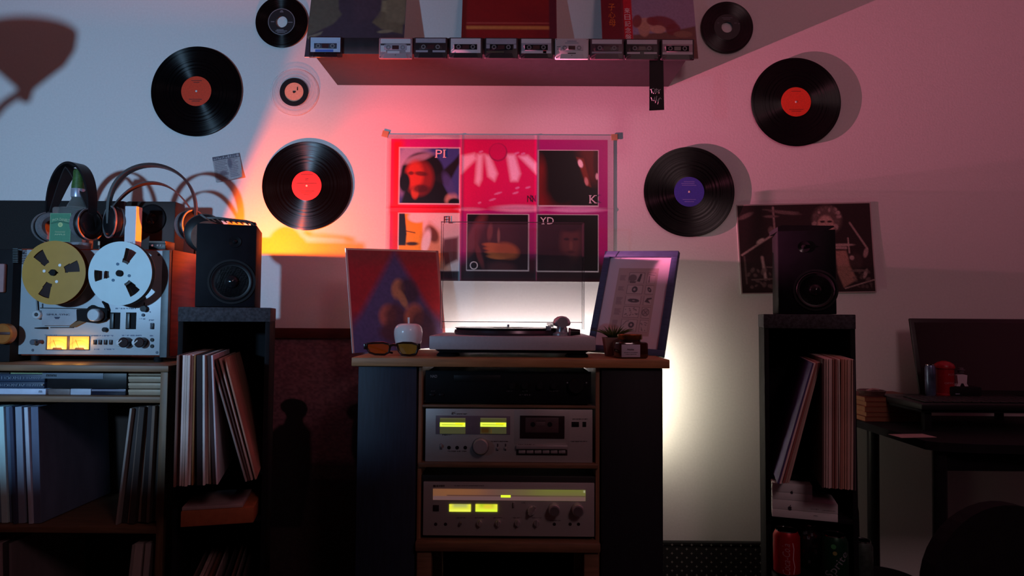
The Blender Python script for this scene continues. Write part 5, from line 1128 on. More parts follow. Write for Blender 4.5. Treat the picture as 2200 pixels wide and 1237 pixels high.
for k, px_ in enumerate((989, 1030, 1070, 1112, 1153)):
    t.cyl('tone_knob', px_, 1125, 3 if k == 0 else 6, .010, .010, SL if k else SD)
    if k: bm = bmesh.new(); p0_ = t.L(px_, 1117, .011); p1_ = t.L(px_, 1131, .011); add_tube(bm, [(p0_[0], -.011, p0_[1]), (p1_[0], -.011, p1_[1])], .0018, 6); t.add('knob_pointer', bm, SL)
t.box('lever_switch', 1102, 1079, 1106, 1089, .006, .006, SL, .0005)
for k, (x_, y_, xe) in enumerate(((975, 1043, 1040), (980, 1112, 1000), (1020, 1112, 1040), (1060, 1112, 1080), (1102, 1112, 1122), (1143, 1112, 1163), (1180, 1118, 1204), (1120, 1080, 1130))): legend(t, x_, y_, xe, 1.8, .0004, SD, 100+k)

# turntable --------------------------------------------------------------
TYY = DF+.035
t = T('turntable', 'grey record player with raised smoked lid and S tonearm on the desk', 'turntable', (W(1101, 755, TYY).x, TYY, DZ+.0005))
a, b, c, d = t.R(922, 722, 1280, 752)
TG = M('plinth_grey', C(186, 184, 192), .5, metal=.15, var=.05, scale=120)
pz0, pz1 = c, d; DPT = .335
t.lbox('plinth', a, b, 0, DPT, pz0, pz1, TG, .003)
bm = bmesh.new()
for z_, i_ in ((pz0-.0003, .014), (.008, .026)): pass
add_prism(bm, [(a+.014, pz0-.0005), (b-.014, pz0-.0005), (b-.028, .011), (a+.028, .011)], .012, DPT-.012); t.add('under_tray', bm, BLKM, smooth=False)
for xx in (a+.045, b-.045):
    for yy in (.045, DPT-.045): bm = bmesh.new(); add_lathe(bm, [(0, 0), (.030, 0), (.031, .004), (.024, .0105), (0, .0105)], (xx, yy, 0), 28); t.add('foot', bm, BLKM)
pcx = t.L(1102, 712, -.17)[0]; pcx = (t.L(950, 712, -.165)[0]+t.L(1252, 712, -.165)[0])/2-.012
pcy = .168
bm = bmesh.new(); add_lathe(bm, [(.0, pz1+.0005), (.150, pz1+.0005), (.153, pz1+.006), (.151, pz1+.013), (0, pz1+.013)], (pcx, pcy, 0), 72); t.add('platter', bm, M('platter_metal', C(90, 80, 88), .3, metal=.8, var=.05))
bm = bmesh.new(); add_lathe(bm, [(0, pz1+.0135), (.147, pz1+.0135), (.147, pz1+.0165), (0, pz1+.0165)], (pcx, pcy, 0), 64); t.add('rubber_mat', bm, BLKM)
bm = bmesh.new(); add_cyl(bm, (pcx, pcy, pz1+.016), .0035, .012, 'Z', 12); t.add('centre_spindle', bm, CHROME)
tr2 = T('vinyl_record', 'black record lying on the turntable platter', 'record', t.mw @ Vector((pcx, pcy, pz1+.0172)))
bm = bmesh.new(); add_lathe(bm, [(.0045, .0), (.150, .0), (.1505, .001), (.150, .002), (.0045, .002)], seg=80); tr2.add('disc', bm, M('vinyl_plain', (.008, .008, .009), .22, var=0))
I = None
bm = bmesh.new(); add_lathe(bm, [(.0045, .0021), (.050, .0021), (.050, .0024), (.0045, .0024)], seg=48); tr2.add('centre_label', bm, M('label_mixed', C(120, 104, 84), .5, var=.5, scale=40))
# tonearm
ax, ay = (b-.052), .085
bz = pz1
bm = bmesh.new(); add_lathe(bm, [(0, bz+.0005), (.027, bz+.0005), (.027, bz+.006), (.022, bz+.008), (.017, bz+.010), (.016, bz+.018), (0, bz+.018)], (ax-.030, ay, 0), 36); arm = t.add('tonearm_base', bm, M('arm_silver', (.62, .60, .64), .25, metal=.6))
bm = bmesh.new(); add_lathe(bm, [(0, bz+.018), (.014, bz+.018), (.013, bz+.024), (.022, bz+.027), (.025, bz+.034), (.021, bz+.044), (.012, bz+.051), (0, bz+.053)], (ax-.030, ay, 0), 32); t.add('gimbal', bm, M('arm_silver', (.62, .60, .64), .25, metal=.6))
bm = bmesh.new(); add_tube(bm, [(ax-.030, ay, bz+.034), (ax-.034, ay+.06, bz+.031), (ax-.046, ay+.12, bz+.030), (ax-.058, ay+.175, bz+.029), (ax-.050, ay+.215, bz+.028)], .0045, 10); t.add('arm_tube', bm, M('arm_silver', (.62, .60, .64), .25, metal=.6))
bm = bmesh.new(); add_box(bm, ax-.056, ax-.040, ay+.205, ay+.24, bz+.020, bz+.028, .001); t.add('headshell', bm, BLK)
bm = bmesh.new(); add_box(bm, ax-.074, ax-.060, ay-.024, ay-.010, bz+.014, bz+.026, .001); t.add('arm_rest', bm, M('pale_blue_metal', C(160, 176, 190), .3, metal=.5))
bm = bmesh.new(); add_cyl(bm, (ax-.030, ay-.014, bz+.036), .014, -.022, 'Y', 28); t.add('counterweight', bm, M('arm_silver', (.62, .60, .64), .25, metal=.6))
bm = bmesh.new(); add_cyl(bm, (ax-.008, ay-.02, bz+.010), .010, .026, 'X', 24, r2=.007); t.add('speed_knob', bm, BLK); bm = bmesh.new(); add_cyl(bm, (ax-.013, ay-.02, bz+.010), .0115, .005, 'X', 24); t.add('anti_skate_dial', bm, M('dial_silver', C(150, 120, 130), .3, metal=.6))
for xx in (a+.06, b-.06): bm = bmesh.new(); add_box(bm, xx-.014, xx+.014, DPT-.012, DPT+.012, pz1+.0005, pz1+.018, .003); t.add('lid_hinge', bm, M('hinge_grey', C(150, 130, 130), .5))
# raised dust cover: hollow shallow box standing upright behind
la = t.L(950, 600, -DPT)[0]; lb = t.L(1252, 600, -DPT)[0]
lz1 = t.L(1100, 481, -DPT)[1]; lz0 = pz1+.012
SMK = M('smoked_acrylic', (.16, .11, .13), .08, var=0, trans=0, alpha=.15, spec=.6); EDG = M('smoked_edge', (.10, .07, .08), .15, var=0, alpha=.62)
ld = t.lbox('dust_cover', la, lb, DPT+.004, DPT+.007, lz0, lz1, SMK, 0)
for nm, (x0_, x1_, z0_, z1_) in {'cover_side': (la, la+.003, lz0, lz1), 'cover_side.': (lb-.003, lb, lz0, lz1), 'cover_front': (la+.003, lb-.003, lz1-.003, lz1)}.items():
    t.lbox(nm.strip('.'), x0_, x1_, DPT-.045, DPT+.004, z0_, z1_, M('smoked_side', (.2, .15, .17), .08, var=0, alpha=.06, spec=.6), 0, parent=ld)
for x0_, x1_, z0_, z1_, y_ in ((la, la+.0025, lz0, lz1, DPT-.047), (lb-.0025, lb, lz0, lz1, DPT-.047), (la, lb, lz1-.003, lz1, DPT-.047), (la, la+.002, lz0, lz1, DPT+.004), (lb-.002, lb, lz0, lz1, DPT+.004), (la, lb, lz0+.02, lz0+.0225, DPT+.003)):
    t.lbox('cover_edge', x0_, x1_, y_, y_+.002, z0_, z1_, EDG, 0, parent=ld)

# leaning sleeve and frame on the desk ---------------------------------------
I = Ink(0, 0, 100, 100, 150, 150, C(176, 24, 34))
I.rect(0, 0, 100, 14, C(150, 40, 40), 14); I.rect(0, 68, 100, 104, C(88, 56, 92), 16)
I.poly([(50, 2), (104, 96), (104, 104), (-4, 104), (-4, 86)], C(86, 62, 104), 8)
for a_, b_, c_, d_, cc, ro in ((51, 40, 7, 10, C(206, 120, 76), .2), (63, 42, 10, 13, C(70, 36, 50), -.3), (55, 50, 4, 10, C(196, 120, 80), -.4), (38, 66, 9, 11, C(190, 90, 66), .2), (47, 70, 11, 16, C(84, 36, 46), 0), (66, 68, 10, 13, C(196, 96, 62), .3), (76, 80, 14, 20, C(74, 30, 46), -.3), (42, 82, 14, 9, C(90, 38, 46), 0), (60, 88, 22, 14, C(80, 32, 46), 0)):
    I.ell(a_, b_, c_, d_, cc, ro, .5, .85)
I.grain(.14, 3); I.rect(0, 0, 100, 1.6, C(226, 150, 130), .6); I.rect(0, 0, 1.6, 100, C(214, 150, 140), .6); I.rect(97, 0, 100, 100, C(170, 84, 80), 1)
t = T('record_sleeve', 'red sleeve with blurred violet triangle and figures, leaning on the desk left end', 'record sleeve', (-.350, -.168, DZ+.001), yaw=.617, pitch=-.133, roll=-.038)
t.lbox('sleeve_board', -.1575, .1575, 0, .004, 0, .315, PAPER, .0008)
t.add('printed_cover', I.mesh('printed_cover', rectfn(-.1575, .1575, 0, .315, I.ext, -.0006), MATTP), None)
t = T('picture_frame', 'blue framed print of gramophone parts leaning on the desk right end', 'picture frame', (.308, -.309, DZ+.002), yaw=-.525, pitch=-.345, roll=.044)
FB = M('frame_blue', C(70, 88, 124), .5, var=.15, scale=40, stretch=(1, 1, 6)); fw, fh, fb = .115, .32, .019
t.lbox('frame_rail', -fw, fw, -.006, .012, fh-fb, fh, FB, .0015); t.lbox('frame_rail', -fw, fw, -.006, .012, 0, fb, FB, .0015)
t.lbox('frame_stile', -fw, -fw+fb, -.006, .012, fb, fh-fb, FB, .0015); t.lbox('frame_stile', fw-fb, fw, -.006, .012, fb, fh-fb, FB, .0015)
t.lbox('backing_board', -fw+.003, fw-.003, .006, .011, .003, fh-.003, BLKM, 0)
I = Ink(0, 0, 192, 282, 150, 220, C(240, 224, 240)); I.rect(34, 34, 158, 244, C(205, 180, 180), 1); GR = C(112, 92, 98)
for (x0_, y0_, x1_, y1_) in ((70, 48, 118, 82), (126, 48, 152, 82), (70, 88, 118, 116), (126, 88, 152, 116), (70, 122, 118, 150), (126, 122, 152, 150), (70, 156, 118, 190), (126, 156, 152, 190), (70, 196, 118, 232), (126, 196, 152, 232)): I.rect(x0_, y0_, x1_, y1_, C(216, 196, 196)); I.frame(x0_, y0_, x1_, y1_, .9, GR)
DKI = C(70, 54, 66)
I.ell(82, 66, 13, 12, C(130, 112, 116), 0, .3); I.poly([(96, 76), (104, 52), (110, 52), (106, 78)], DKI, 1); I.poly([(72, 76), (96, 76), (92, 82), (76, 82)], GR, 1); I.line(133, 60, 134, 78, 3, DKI); I.line(130, 54, 148, 56, 2, GR)
I.ell(94, 102, 9, 10, DKI, 0, .1); I.ell(93, 102, 3.5, 4, C(200, 180, 180), 0, .2); I.ell(139, 102, 5, 9, DKI, -.6, .1); I.ell(139, 102, 2, 3.5, C(190, 170, 170), -.6, .2)
I.ell(96, 137, 18, 6, DKI, .05, .1); I.ell(96, 137, 4, 2, C(170, 150, 150), 0, .2); I.poly([(130, 140), (136, 128), (150, 126), (150, 131), (140, 134), (148, 144)], DKI, 1)
I.ell(138, 172, 11, 12, DKI, 0, .1); I.ell(138, 172, 9.5, 10.5, C(188, 164, 166), 0, .1); I.line(131, 165, 145, 180, 1.4, DKI); I.line(145, 165, 131, 180, 1.4, DKI)
for k in range(22): I.ell(74+40*rng.random(), 160+26*rng.random(), 1.2+2*rng.random(), 1.2+rng.random(), GR, 0, .4, .8)
I.ell(101, 212, 9, 9, DKI, 0, .1); I.ell(101, 212, 3.5, 3.5, C(200, 180, 180), 0, .2); I.line(76, 214, 84, 202, 1.6, DKI); I.line(84, 202, 92, 200, 1.6, DKI)
for k in range(12): I.ell(130+18*rng.random(), 200+28*rng.random(), 1.2+2*rng.random(), 1.2+rng.random(), GR, 0, .4, .7)
for (y0_, n_) in ((58, 5), (94, 4), (128, 7), (164, 6), (200, 7)):
    for q_ in range(n_): I.rect(42, y0_+q_*3.4, 56+rng.random()*7, y0_+1.6+q_*3.4, C(140, 116, 120), 1.4)
t.add('mounted_print', I.mesh('mounted_print', rectfn(-fw+fb, fw-fb, fb, fh-fb, I.ext, .0035), PRINT), None)
bm = bmesh.new(); add_box(bm, -fw+fb-.002, fw-fb+.002, -.0005, .0008, fb-.002, fh-fb+.002); t.add('glass_pane', bm, M('picture_glass', (.9, .9, .95), .05, var=0, alpha=.06, spec=.7), smooth=False)
# white ceramic apple
YA = DF+.095
p = WZ(877, 753, DZ); t = T('ceramic_apple', 'white ceramic apple ornament in front of the red sleeve', 'ornament', (W(877, 740, YA).x, YA, DZ+.0005))
ra = abs(t.L(908, 715)[0]-t.L(846, 715)[0])/2; ha = t.L(877, 694)[1]
prof = [(0, .002), (.3*ra, .001), (.52*ra, .0), (.66*ra, .004), (.84*ra, .28*ha), (.97*ra, .58*ha), (1.0*ra, .74*ha), (.93*ra, .88*ha), (.72*ra, .975*ha), (.42*ra, ha), (.2*ra, .975*ha), (.08*ra, .92*ha), (0, .91*ha)]
bm = bmesh.new(); add_lathe(bm, prof, seg=48); o = t.add('apple_body', bm, M('white_ceramic', (.88, .88, .9), .22, var=.02, coat=.4)); m_ = o.modifiers.new('smooth', 'SUBSURF'); m_.levels = m_.render_levels = 1
bm = bmesh.new(); add_tube(bm, [(0, 0, .90*ha), (.0008, 0, .99*ha), (.0004, 0, 1.18*ha)], [.0034, .0026, .0032], 10); t.add('stem', bm, M('white_ceramic', (.88, .88, .9), .22))
# sunglasses
YG_ = DF+.045
t = T('sunglasses', 'tortoiseshell sunglasses with amber lenses lying before the ceramic apple', 'sunglasses', (W(840, 762, YG_).x, YG_, DZ+.0005))
TOR = M('tortoise_frame', C(34, 12, 10), .25, var=.5, scale=60); AMB = M('amber_lens', C(190, 76, 20), .1, var=.15, scale=10, alpha=.72); AMY = M('yellow_amber_lens', C(160, 116, 40), .1, var=.1, alpha=.78)
def fr_loop(pts, nm, mat_l):
    P_ = [t.L(x_, y_, 0) for x_, y_ in pts]; bm = bmesh.new(); add_tube(bm, [(x_, 0, max(z_, .0032)) for x_, z_ in P_], .0030, 8, closed=True); t.add('lens_rim', bm, TOR)
    bm = bmesh.new(); add_prism(bm, [(x_, max(z_, .0032)) for x_, z_ in P_], -.0005, .0008); o = t.add('lens', bm, mat_l, smooth=False); o['label'] = nm
fr_loop([(789, 738), (802, 736.5), (822, 736), (836, 739), (838, 746), (835, 757), (826, 761.5), (806, 761), (794, 757), (788, 747)], 'orange amber lens', AMB)
fr_loop([(853, 738), (866, 736), (884, 736.5), (897, 740), (898, 748), (894, 760), (880, 763.5), (864, 762), (857, 754)], 'yellow-green amber lens', AMY)
bm = bmesh.new(); q_ = [t.L(x_, y_, 0) for x_, y_ in ((837, 743), (845, 740), (854, 742))]; add_tube(bm, [(x_, 0, z_) for x_, z_ in q_], .0034, 8); t.add('nose_bridge', bm, TOR)
for s_, px_ in ((-1, 785), (1, 900)):
    x_, z_ = t.L(px_, 742, 0); bm = bmesh.new(); add_tube(bm, [(x_, 0, z_), (x_-s_*.002, .035, z_-.002), (x_-s_*.03, .075, .010), (x_-s_*.055, .085, .004)], .0028, 8); t.add('temple', bm, TOR); bm = bmesh.new(); add_box(bm, x_-.004, x_+.004, -.002, .006, z_-.010, z_+.005, .001); t.add('end_piece', bm, TOR)
# potted plant
YP = DF+.11
t = T('potted_plant', 'small spiky green plant in a square beige pot before the blue frame', 'potted plant', (W(1322, 750, YP).x, YP, DZ+.0005))
w0 = abs(t.L(1299, 725)[0]-t.L(1345, 725)[0])/2; hp = t.L(1322, 725)[1]; bm = bmesh.new()
v = [bm.verts.new((sx*s_, w0+sy*s_, z_)) for z_, s_ in ((0, w0*.74), (hp, w0), (hp, w0*.88), (hp-.01, w0*.86)) for sx, sy in ((-1, -1), (1, -1), (1, 1), (-1, 1))]
bm.faces.new([v[i] for i in (3, 2, 1, 0)]); bm.faces.new([v[i] for i in (12, 13, 14, 15)])
for l in range(3):
    for i in range(4): bm.faces.new((v[4*l+i], v[4*l+(i+1) % 4], v[4*l+4+(i+1) % 4], v[4*l+4+i]))
t.add('pot', bm, M('pot_beige', C(150, 120, 112), .8, var=.08), smooth=False)
t.lbox('soil', -w0*.85, w0*.85, w0*.15, w0*1.85, hp-.010, hp-.004, M('soil', (.03, .02, .015), .95, var=.4, scale=200), 0)
GRN = M('leaf_green', C(74, 96, 36), .55, var=.35, scale=60)
for k in range(44):
    an = 2.4*k; sp2 = .25+.95*((k*7) % 11)/11; ln_ = .032+.014*rng.random(); bm = bmesh.new(); pts = []
    dx_, dy_ = math.cos(an), math.sin(an)
    base_ = Vector((dx_*.006, w0+dy_*.006, hp-.006)); tp_ = []
    for i in range(5):
        u = i/4; tp_.append(base_+Vector((dx_*sp2*ln_*u*(.8+.5*u), dy_*sp2*ln_*u*(.8+.5*u), ln_*(u-.38*sp2*u*u))))
    add_tube(bm, tp_, [.0021, .0022, .0018, .0012, .0003], 5, ry=None); t.add('leaf', bm, GRN)
# candle jar
YJ = DF+.028
t = T('candle_jar', 'square amber glass candle jar with gold lid and white label', 'candle jar', (W(1362, 767, YJ).x, YJ, DZ+.0005), yaw=.12)
w0 = abs(t.L(1331, 745)[0]-t.L(1397, 745)[0])/2*.97; hj = t.L(1362, 735)[1]; AG = M('amber_glass', C(60, 22, 12), .1, var=.1, alpha=.93, spec=.8, coat=.5)
t.lbox('glass_jar', -w0, w0, 0, 2*w0*.92, 0, hj, AG, .006); bm = bmesh.new(); add_cyl(bm, (0, w0*.92, hj), w0*.72, .006, 'Z', 36); t.add('jar_neck', bm, AG)
bm = bmesh.new(); add_lathe(bm, [(0, hj+.006), (w0*.80, hj+.006), (w0*.82, hj+.008), (w0*.82, hj+.018), (w0*.79, hj+.0195), (w0*.70, hj+.018), (0, hj+.018)], (0, w0*.92, 0), 40); t.add('gold_lid', bm, M('gold_metal', C(176, 124, 62), .25, metal=.9, var=.05))
t.box('paper_label', 1335.5, 740, 1375.5, 767, .0008, .0006, M('label_lilac_white', C(196, 196, 216), .6, var=.03), .0003)
t.text('label_word', 'Noble', 1355, 750.5, 3.6, .0012, INKP, wpx=14)
legend(t, 1341, 757, 1370, 1.4, .0010, SD, 130); legend(t, 1343, 761, 1368, 1.4, .0010, SD, 131)
# ================================================================== leaning framed poster between left stand and desk
p = W(672, 705, -.06)
t = T('framed_poster', 'large dark framed picture leaning on the wall between left record stand and desk', 'framed poster', (p.x, -.16, .001), pitch=-math.atan2(.10, p.z))
a, b, c, d = t.R(545, 705, 800, 1237)
hz = t.L(672, 705)[1]; a -= .06; b += .10; MAR = M('maroon_frame', C(74, 30, 26), .5, var=.2, scale=20, stretch=(1, 10, 10))
t.lbox('frame_rail', a, b, -.008, .012, hz-.034, hz, MAR, .002); t.lbox('frame_rail', a, b, -.008, .012, 0, .034, MAR, .002)
t.lbox('frame_stile', a, a+.034, -.008, .012, .034, hz-.034, MAR, .002); t.lbox('frame_stile', b-.034, b, -.008, .012, .034, hz-.034, MAR, .002)
t.lbox('backing_board', a+.01, b-.01, .004, .010, .01, hz-.01, BLKM, 0)
I = Ink(545, 728, 800, 1400, 130, 340, C(128, 88, 98)); I.rect(500, 1022, 820, 1100, C(40, 34, 34), 20); I.rect(630, 1030, 765, 1060, C(70, 60, 58), 6, ); I.rect(500, 1080, 820, 1290, C(50, 36, 36), 20)
DKF = C(12, 9, 11)
# two plain dark upright shapes (generic stand-in picture)
I.ell(628, 899, 20, 25, DKF, 0, .1); I.ell(620, 890, 20, 18, DKF, 0, .1); I.poly([(614, 905), (640, 905), (642, 935), (606, 940)], DKF, 3); I.poly([(600, 935), (640, 925), (656, 950), (660, 1030), (648, 1170), (588, 1170), (580, 960)], DKF, 6)
I.ell(738, 903, 22, 21, C(26, 20, 20), 0, .25); I.poly([(730, 912), (752, 912), (756, 940), (726, 945)], C(30, 22, 22), 3); I.poly([(728, 935), (752, 922), (790, 930), (800, 1180), (752, 1180), (742, 1050), (726, 990)], DKF, 6); I.grain(.35, 2)
t.add('printed_picture', I.mesh('printed_picture', rectfn(a+.034, b-.034, .034, hz-.034, I.ext, .002), MATTP), None)

# dotted storage box between desk and right stand
p = W(1532, 1165, -.035)
t = T('dotted_panel', 'low black fabric panel with rows of small pale dots, right of the desk', 'panel', (p.x, -.035, 0))
a, b, c, d = t.R(1395, 1165, 1668, 1237); h = t.L(1532, 1165)[1]
BX = M('black_fabric', (.010, .010, .011), .9, var=.3, scale=200); t.lbox('panel_body', a, b, 0, .018, 0, h-.012, BX, .002); t.lbox('top_hem', a-.001, b+.001, -.001, .018, h-.012, h, BX, .002)
bm = bmesh.new(); dm = .0046
for i in range(int((b-a)/.0158)):
    for j in range(22):
        x_ = a+.01+i*.0316+(.0158 if j % 2 else 0); z_ = h-.008-j*.0137
        if x_ > b-.006 or z_ < .01: continue
        y_ = -.0014 if z_ > h-.013 else -.0004
        vs = [bm.verts.new((x_+dm*q[0], y_, z_+dm*q[1])) for q in ((0, 1), (.35, .25), (1, 0), (.3, -.35), (0, -1), (-.3, -.3), (-1, 0), (-.35, .3))]; bm.faces.new(vs[::-1])
o = t.add('printed_dots', bm, M('dot_ink', C(150, 150, 142), .8, var=0), smooth=False); o['kind'] = 'stuff'

# ================================================================== RIGHT SIDE DESK with laptop
KZ = .69
kx = 1.045
t = T('computer_desk', 'black desk with thin curved-edge top at the right, carrying the laptop', 'desk', (kx, -.51, 0))
bm = bmesh.new()
pts = [(.02, .0), (.10, -.020), (.30, -.035), (.9, -.04), (.9, .45), (-.002, .45), (-.002, .02)]
va = [bm.verts.new((x_, y_, KZ-.022)) for x_, y_ in pts]; vb = [bm.verts.new((x_, y_, KZ)) for x_, y_ in pts]
bm.faces.new(va[::-1]); bm.faces.new(vb)
for i in range(len(pts)): j = (i+1) % len(pts); bm.faces.new((va[i], va[j], vb[j], vb[i]))
t.add('desk_top', bm, BLKM, smooth=False)
t.lbox('front_apron', .05, .86, .02, .035, KZ-.075, KZ-.0225, BLKM, .001)
for x_, y_ in ((.04, .03), (.075, .40), (.84, .03), (.84, .40)): bm = bmesh.new(); add_tube(bm, [(x_, y_, KZ-.0225), (x_-.004, y_, .35), (x_-.006, y_, 0)], .017, 12); t.add('leg', bm, BLK)
for k, xs_ in enumerate((-.0, .03, .055)):
    c_ = T('power_cable', ('black power cable, left of three hanging behind the right desk', 'black power cable, middle of three hanging behind the right desk', 'black power cable, right of three hanging behind the right desk')[k], 'cable', (kx+.02+xs_*.6, -.045, 0))
    bm = bmesh.new(); add_tube(bm, [(.035-xs_, 0, KZ+.002), (.02-xs_*.8, 0, .55), (.004, .0, .38), (-.01+xs_*.3, 0, .2), (-.01, 0, .004)], .0035, 7); c_.add('cord', bm, BLK)
# book stack near the wall
z = KZ+.0006; cols = [(136, 70, 44), (120, 60, 40), (146, 78, 50), (126, 64, 42), (112, 56, 40)]
for i, c_ in enumerate(cols):
    p0_ = W(1858, 880, -.19); p1_ = W(2000-3*i, 880, -.19); hh_ = .0135 if i != 2 else .016
    t = T('paper_stack_book', f'orange-brown thin book, {("lowest", "second from bottom", "middle", "second from top", "topmost")[i]} of the pile left of the laptop', 'book', ((p0_.x+p1_.x)/2+.004*(i % 2), -.19, z), group='books piled on the right desk')
    hw_ = (p1_.x-p0_.x)/2; bm_c = M('book_cover_%d' % i, C(*c_), .6, var=.15)
    t.lbox('page_block', -hw_+.001, hw_-.001, .001, .165, .0014, hh_-.0014, M('page_tan', C(136, 92, 66), .85, var=.2, scale=60, stretch=(1, 1, 12)), 0)
    t.lbox('back_cover', -hw_, hw_, 0, .168, 0, .0013, bm_c, 0); t.lbox('front_cover', -hw_, hw_, 0, .168, hh_-.0013, hh_, bm_c, 0); z += hh_+.0006
p = W(1872, 835, -.15); t = T('ashtray', 'small dark glass dish on the book pile, beside the right record stand', 'dish', (p.x, -.15, z))
bm = bmesh.new(); add_lathe(bm, [(0, 0), (.034, 0), (.040, .016), (.037, .017), (.030, .006), (0, .006)], seg=32); t.add('dish', bm, M('dish_dark', C(90, 60, 60), .25, alpha=.85))
bm = bmesh.new(); add_tube(bm, [(-.02, -.01, .015), (.004, .0, .019), (.026, .008, .016)], .0035, 8); t.add('contents', bm, M('contents_pale', C(170, 140, 136), .7))
p = W(1945, 888, -.40); t = T('paper_sheet', 'loose pale paper lying on the left front corner of the right desk', 'paper', (p.x, -.45, KZ+.0005), yaw=.12)
t.lbox('sheet', -.045, .055, -.0, .05, 0, .0006, M('paper_pink', C(176, 150, 146), .8), 0)
# laptop on a low riser
LBZ = W(1980, 872, -.36).z
p = W(1980, 872, -.36)
t = T('laptop_riser', 'low black stand lifting the laptop above the right desk', 'laptop stand', (p.x, -.36, KZ+.0005))
t.lbox('stand_top', .005, .40, .01, .24, LBZ-KZ-.020, LBZ-KZ-.012, BLKM, .002)
for x_ in (.02, .37):
    for y_ in (.02, .22): t.lbox('stand_foot', x_, x_+.02, y_, y_+.015, 0, LBZ-KZ-.0205, BLKM, .001)
t = T('laptop', 'open dark laptop at the right edge of the photo, screen off', 'laptop', (p.x, -.36, LBZ-.0115))
t.lbox('base', 0, .42, 0, .235, 0, .018, BLK, .004)
KC = M('key_black', (.02, .02, .022), .4, var=.2)
for j in range(5):
    for i in range(14):
        t.lbox('key', .022+i*.0265+.004*j, .022+i*.0265+.004*j+.022, .020+j*.027, .020+j*.027+.022, .0185, .0225, KC, .0015)
t.lbox('touch_strip', .03, .39, .165, .175, .0182, .0190, M('strip_grey', C(80, 60, 60), .5), 0)
sy_ = .232; top = W(2050, 676, -.36+sy_+.05)
h_ = (top.z-(LBZ+.008))
x0_ = W(1976, 845, -.13).x-p.x
bm = bmesh.new(); add_box(bm, x0_, x0_+.44, -.004, .004, 0, h_, .006)
o = t.add('screen_lid', bm, M('screen_bezel', (.010, .008, .009), .4, var=.15), loc=(0, sy_, .012)); o.rotation_euler = (-.2, 0, 0)
bm = bmesh.new(); add_box(bm, x0_+.014, x0_+.426, -.0048, -.0041, .018, h_-.014); t.add('display_panel', bm, M('display_off', (.012, .010, .009), .25, var=0), parent=o)
# things in front of the screen
YL = -.20
zb_ = LBZ+.0072
def ontop(px, Y): return (W(px, 850, Y).x, Y, zb_)
t = T('letter_box_tin', 'red pillar-shaped money tin with rounded top and white lettering, before the laptop screen', 'tin', ontop(2030, -.175))
r_ = abs(W(2049, 820, -.175).x-W(2011, 820, -.175).x)/2; H_ = W(2030, 775, -.175).z-zb_
RT = M('post_red', C(150, 12, 28), .35, var=.06)
bm = bmesh.new(); add_lathe(bm, [(0, 0), (r_, 0), (r_, .006), (r_*.94, .008), (r_*.94, H_*.78), (0, H_*.78)], seg=40); t.add('tin_body', bm, RT)
bm = bmesh.new(); add_lathe(bm, [(r_*.94, H_*.785), (r_*1.03, H_*.79), (r_*1.03, H_*.85), (r_*.92, H_*.91), (r_*.62, H_*.965), (.2*r_, H_), (0, H_)], seg=40); t.add('domed_lid', bm, RT)
o = t.ltext('printed_word', 'POST', .006, H_*.62, .006, 0, WI, wd=.022); wrap(t, o, r_*.94)
o = t.ltext('printed_word', 'OFFICE', .002, H_*.38, .0055, 0, WI, wd=.034); wrap(t, o, r_*.94)
t = T('drink_can', 'slim blue and silver drink can left of the red tin', 'can', ontop(1999.5, -.18)); r_ = abs(W(2009, 820, -.18).x-W(1990, 820, -.18).x)/2*1.05; H_ = W(2000, 783, -.18).z-zb_
bm = bmesh.new(); add_lathe(bm, [(0, .002), (r_*.8, 0), (r_, .006), (r_, H_-.010), (r_*.82, H_-.002)], seg=36); t.add('can_body', bm, M('can_blue_silver', C(92, 108, 140), .3, metal=.5, var=.5, scale=24))
bm = bmesh.new(); add_lathe(bm, [(r_*.82, H_-.002), (r_*.84, H_), (r_*.8, H_), (r_*.76, H_-.004), (0, H_-.004)], seg=36); t.add('can_lid', bm, CHROME)
t = T('small_dock', 'low black gadget under the white figurine, right of the red tin', 'gadget', ontop(2078, -.21)); fz = W(2065, 831, -.21).z-zb_
t.lbox('housing', -.045, .045, 0, .06, 0, max(fz, .012), BLKM, .004); t.lbox('status_strip', -.035, -.022, -.0006, 0, .008, .011, M('grey_print', C(120, 132, 150), .6), 0)
t = T('figurine', 'tiny white figurine with spread legs and grey head, right of the red tin', 'figurine', (W(2065, 831, -.19).x, -.19, zb_+max(fz, .012)+.0005)); k_ = abs(W(2077, 810, -.19).x-W(2054, 810, -.19).x)/2
FW = M('figurine_white', C(200, 190, 200), .5, var=.04)
bm = bmesh.new(); add_prism(bm, [(-.82*k_, .55*k_), (.82*k_, .55*k_), (.95*k_, 2.05*k_), (.3*k_, 2.2*k_), (-.3*k_, 2.2*k_), (-.95*k_, 2.05*k_)], -.006, .006); t.add('body', bm, FW, smooth=False)
for s_ in (-1, 1): bm = bmesh.new(); add_prism(bm, [(s_*1.1*k_, 0), (s_*.45*k_, 0), (s_*.2*k_, .54*k_), (s_*.8*k_, .54*k_)], -.006, .006); t.add('leg', bm, FW, smooth=False)
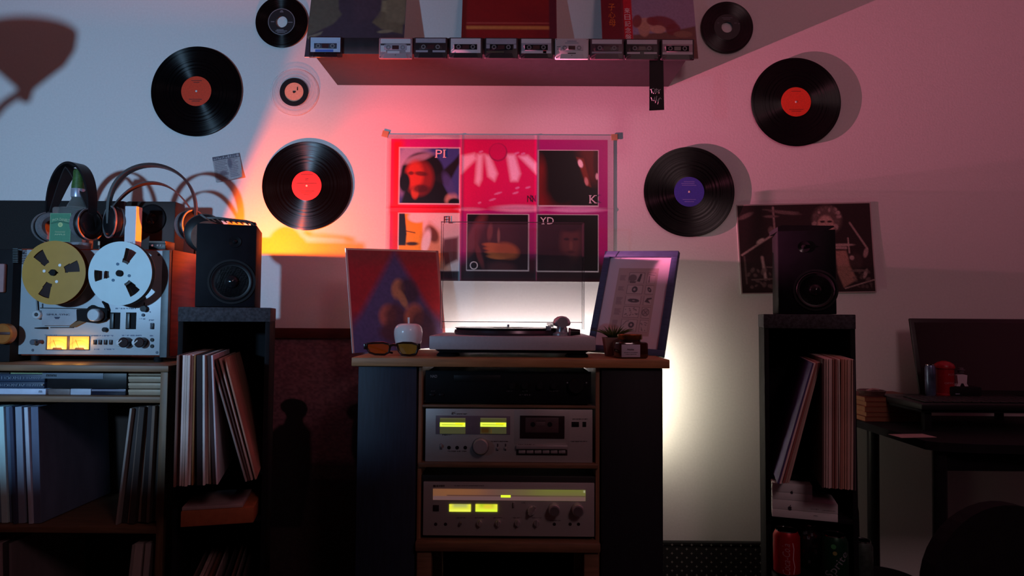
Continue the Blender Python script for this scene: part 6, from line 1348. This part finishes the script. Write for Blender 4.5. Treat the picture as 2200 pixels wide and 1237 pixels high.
bm = bmesh.new(); bmesh.ops.create_icosphere(bm, subdivisions=2, radius=.52*k_); t.add('head', bm, M('figurine_grey', C(96, 84, 92), .6), loc=(0, 0, 2.72*k_))
bm = bmesh.new(); add_cyl(bm, (0, 0, 2.95*k_), .7*k_, .12*k_, 'Z', 20); add_cyl(bm, (0, 0, 3.05*k_), .42*k_, .4*k_, 'Z', 20); t.add('hat', bm, M('figurine_grey', C(96, 84, 92), .6))
# desk chair silhouette low right
p = W(2140, 1085, -.72)
t = T('desk_chair', 'black round-backed chair low at the right, barely visible in the dark', 'chair', (p.x+.02, -.72, 0), yaw=.2)
zt_ = p.z
bm = bmesh.new(); pts = []
for i in range(21): an = pi*i/20; pts.append((.19*math.cos(an), zt_-.17+.17*math.sin(an)))
add_prism(bm, pts+[(-.17, zt_-.36), (.17, zt_-.36)], 0, .035); t.add('backrest', bm, BLKM, smooth=False)
t.lbox('seat', -.2, .2, -.40, -.03, .36, .42, BLKM, .02); t.lbox('back_support', -.03, .03, -.01, .034, .30, zt_-.361, BLKM, .004)
bm = bmesh.new(); add_cyl(bm, (0, -.2, .08), .025, .28, 'Z', 16); t.add('gas_column', bm, BLK)
for k in range(5): an = 2*pi*k/5; bm = bmesh.new(); add_tube(bm, [(0, -.2, .09), (.2*math.cos(an), -.2+.2*math.sin(an), .055)], .014, 8); add_cyl(bm, (.2*math.cos(an), -.2+.2*math.sin(an)-.012, .026), .026, .024, 'Y', 16); t.add('foot_spoke', bm, BLK)
# chair-shaped light blocker added unseen left of the camera (shades the lower furniture)
t = T('light_blocker_chair', 'dark chair-shaped light blocker added outside the left edge of the view', 'chair', (-.98, -1.50, 0))
t.lbox('backrest', -.50, .36, 0, .045, .46, 1.0, BLKM, .03); t.lbox('seat', -.34, .36, -.42, -.002, .38, .45, BLKM, .02)
for x_ in (-.31, .33):
    for y_ in (-.40, .0): t.lbox('leg', x_-.02, x_+.02, y_, y_+.04, 0, .38 if y_ < -.1 else .459, BLKM, .003)
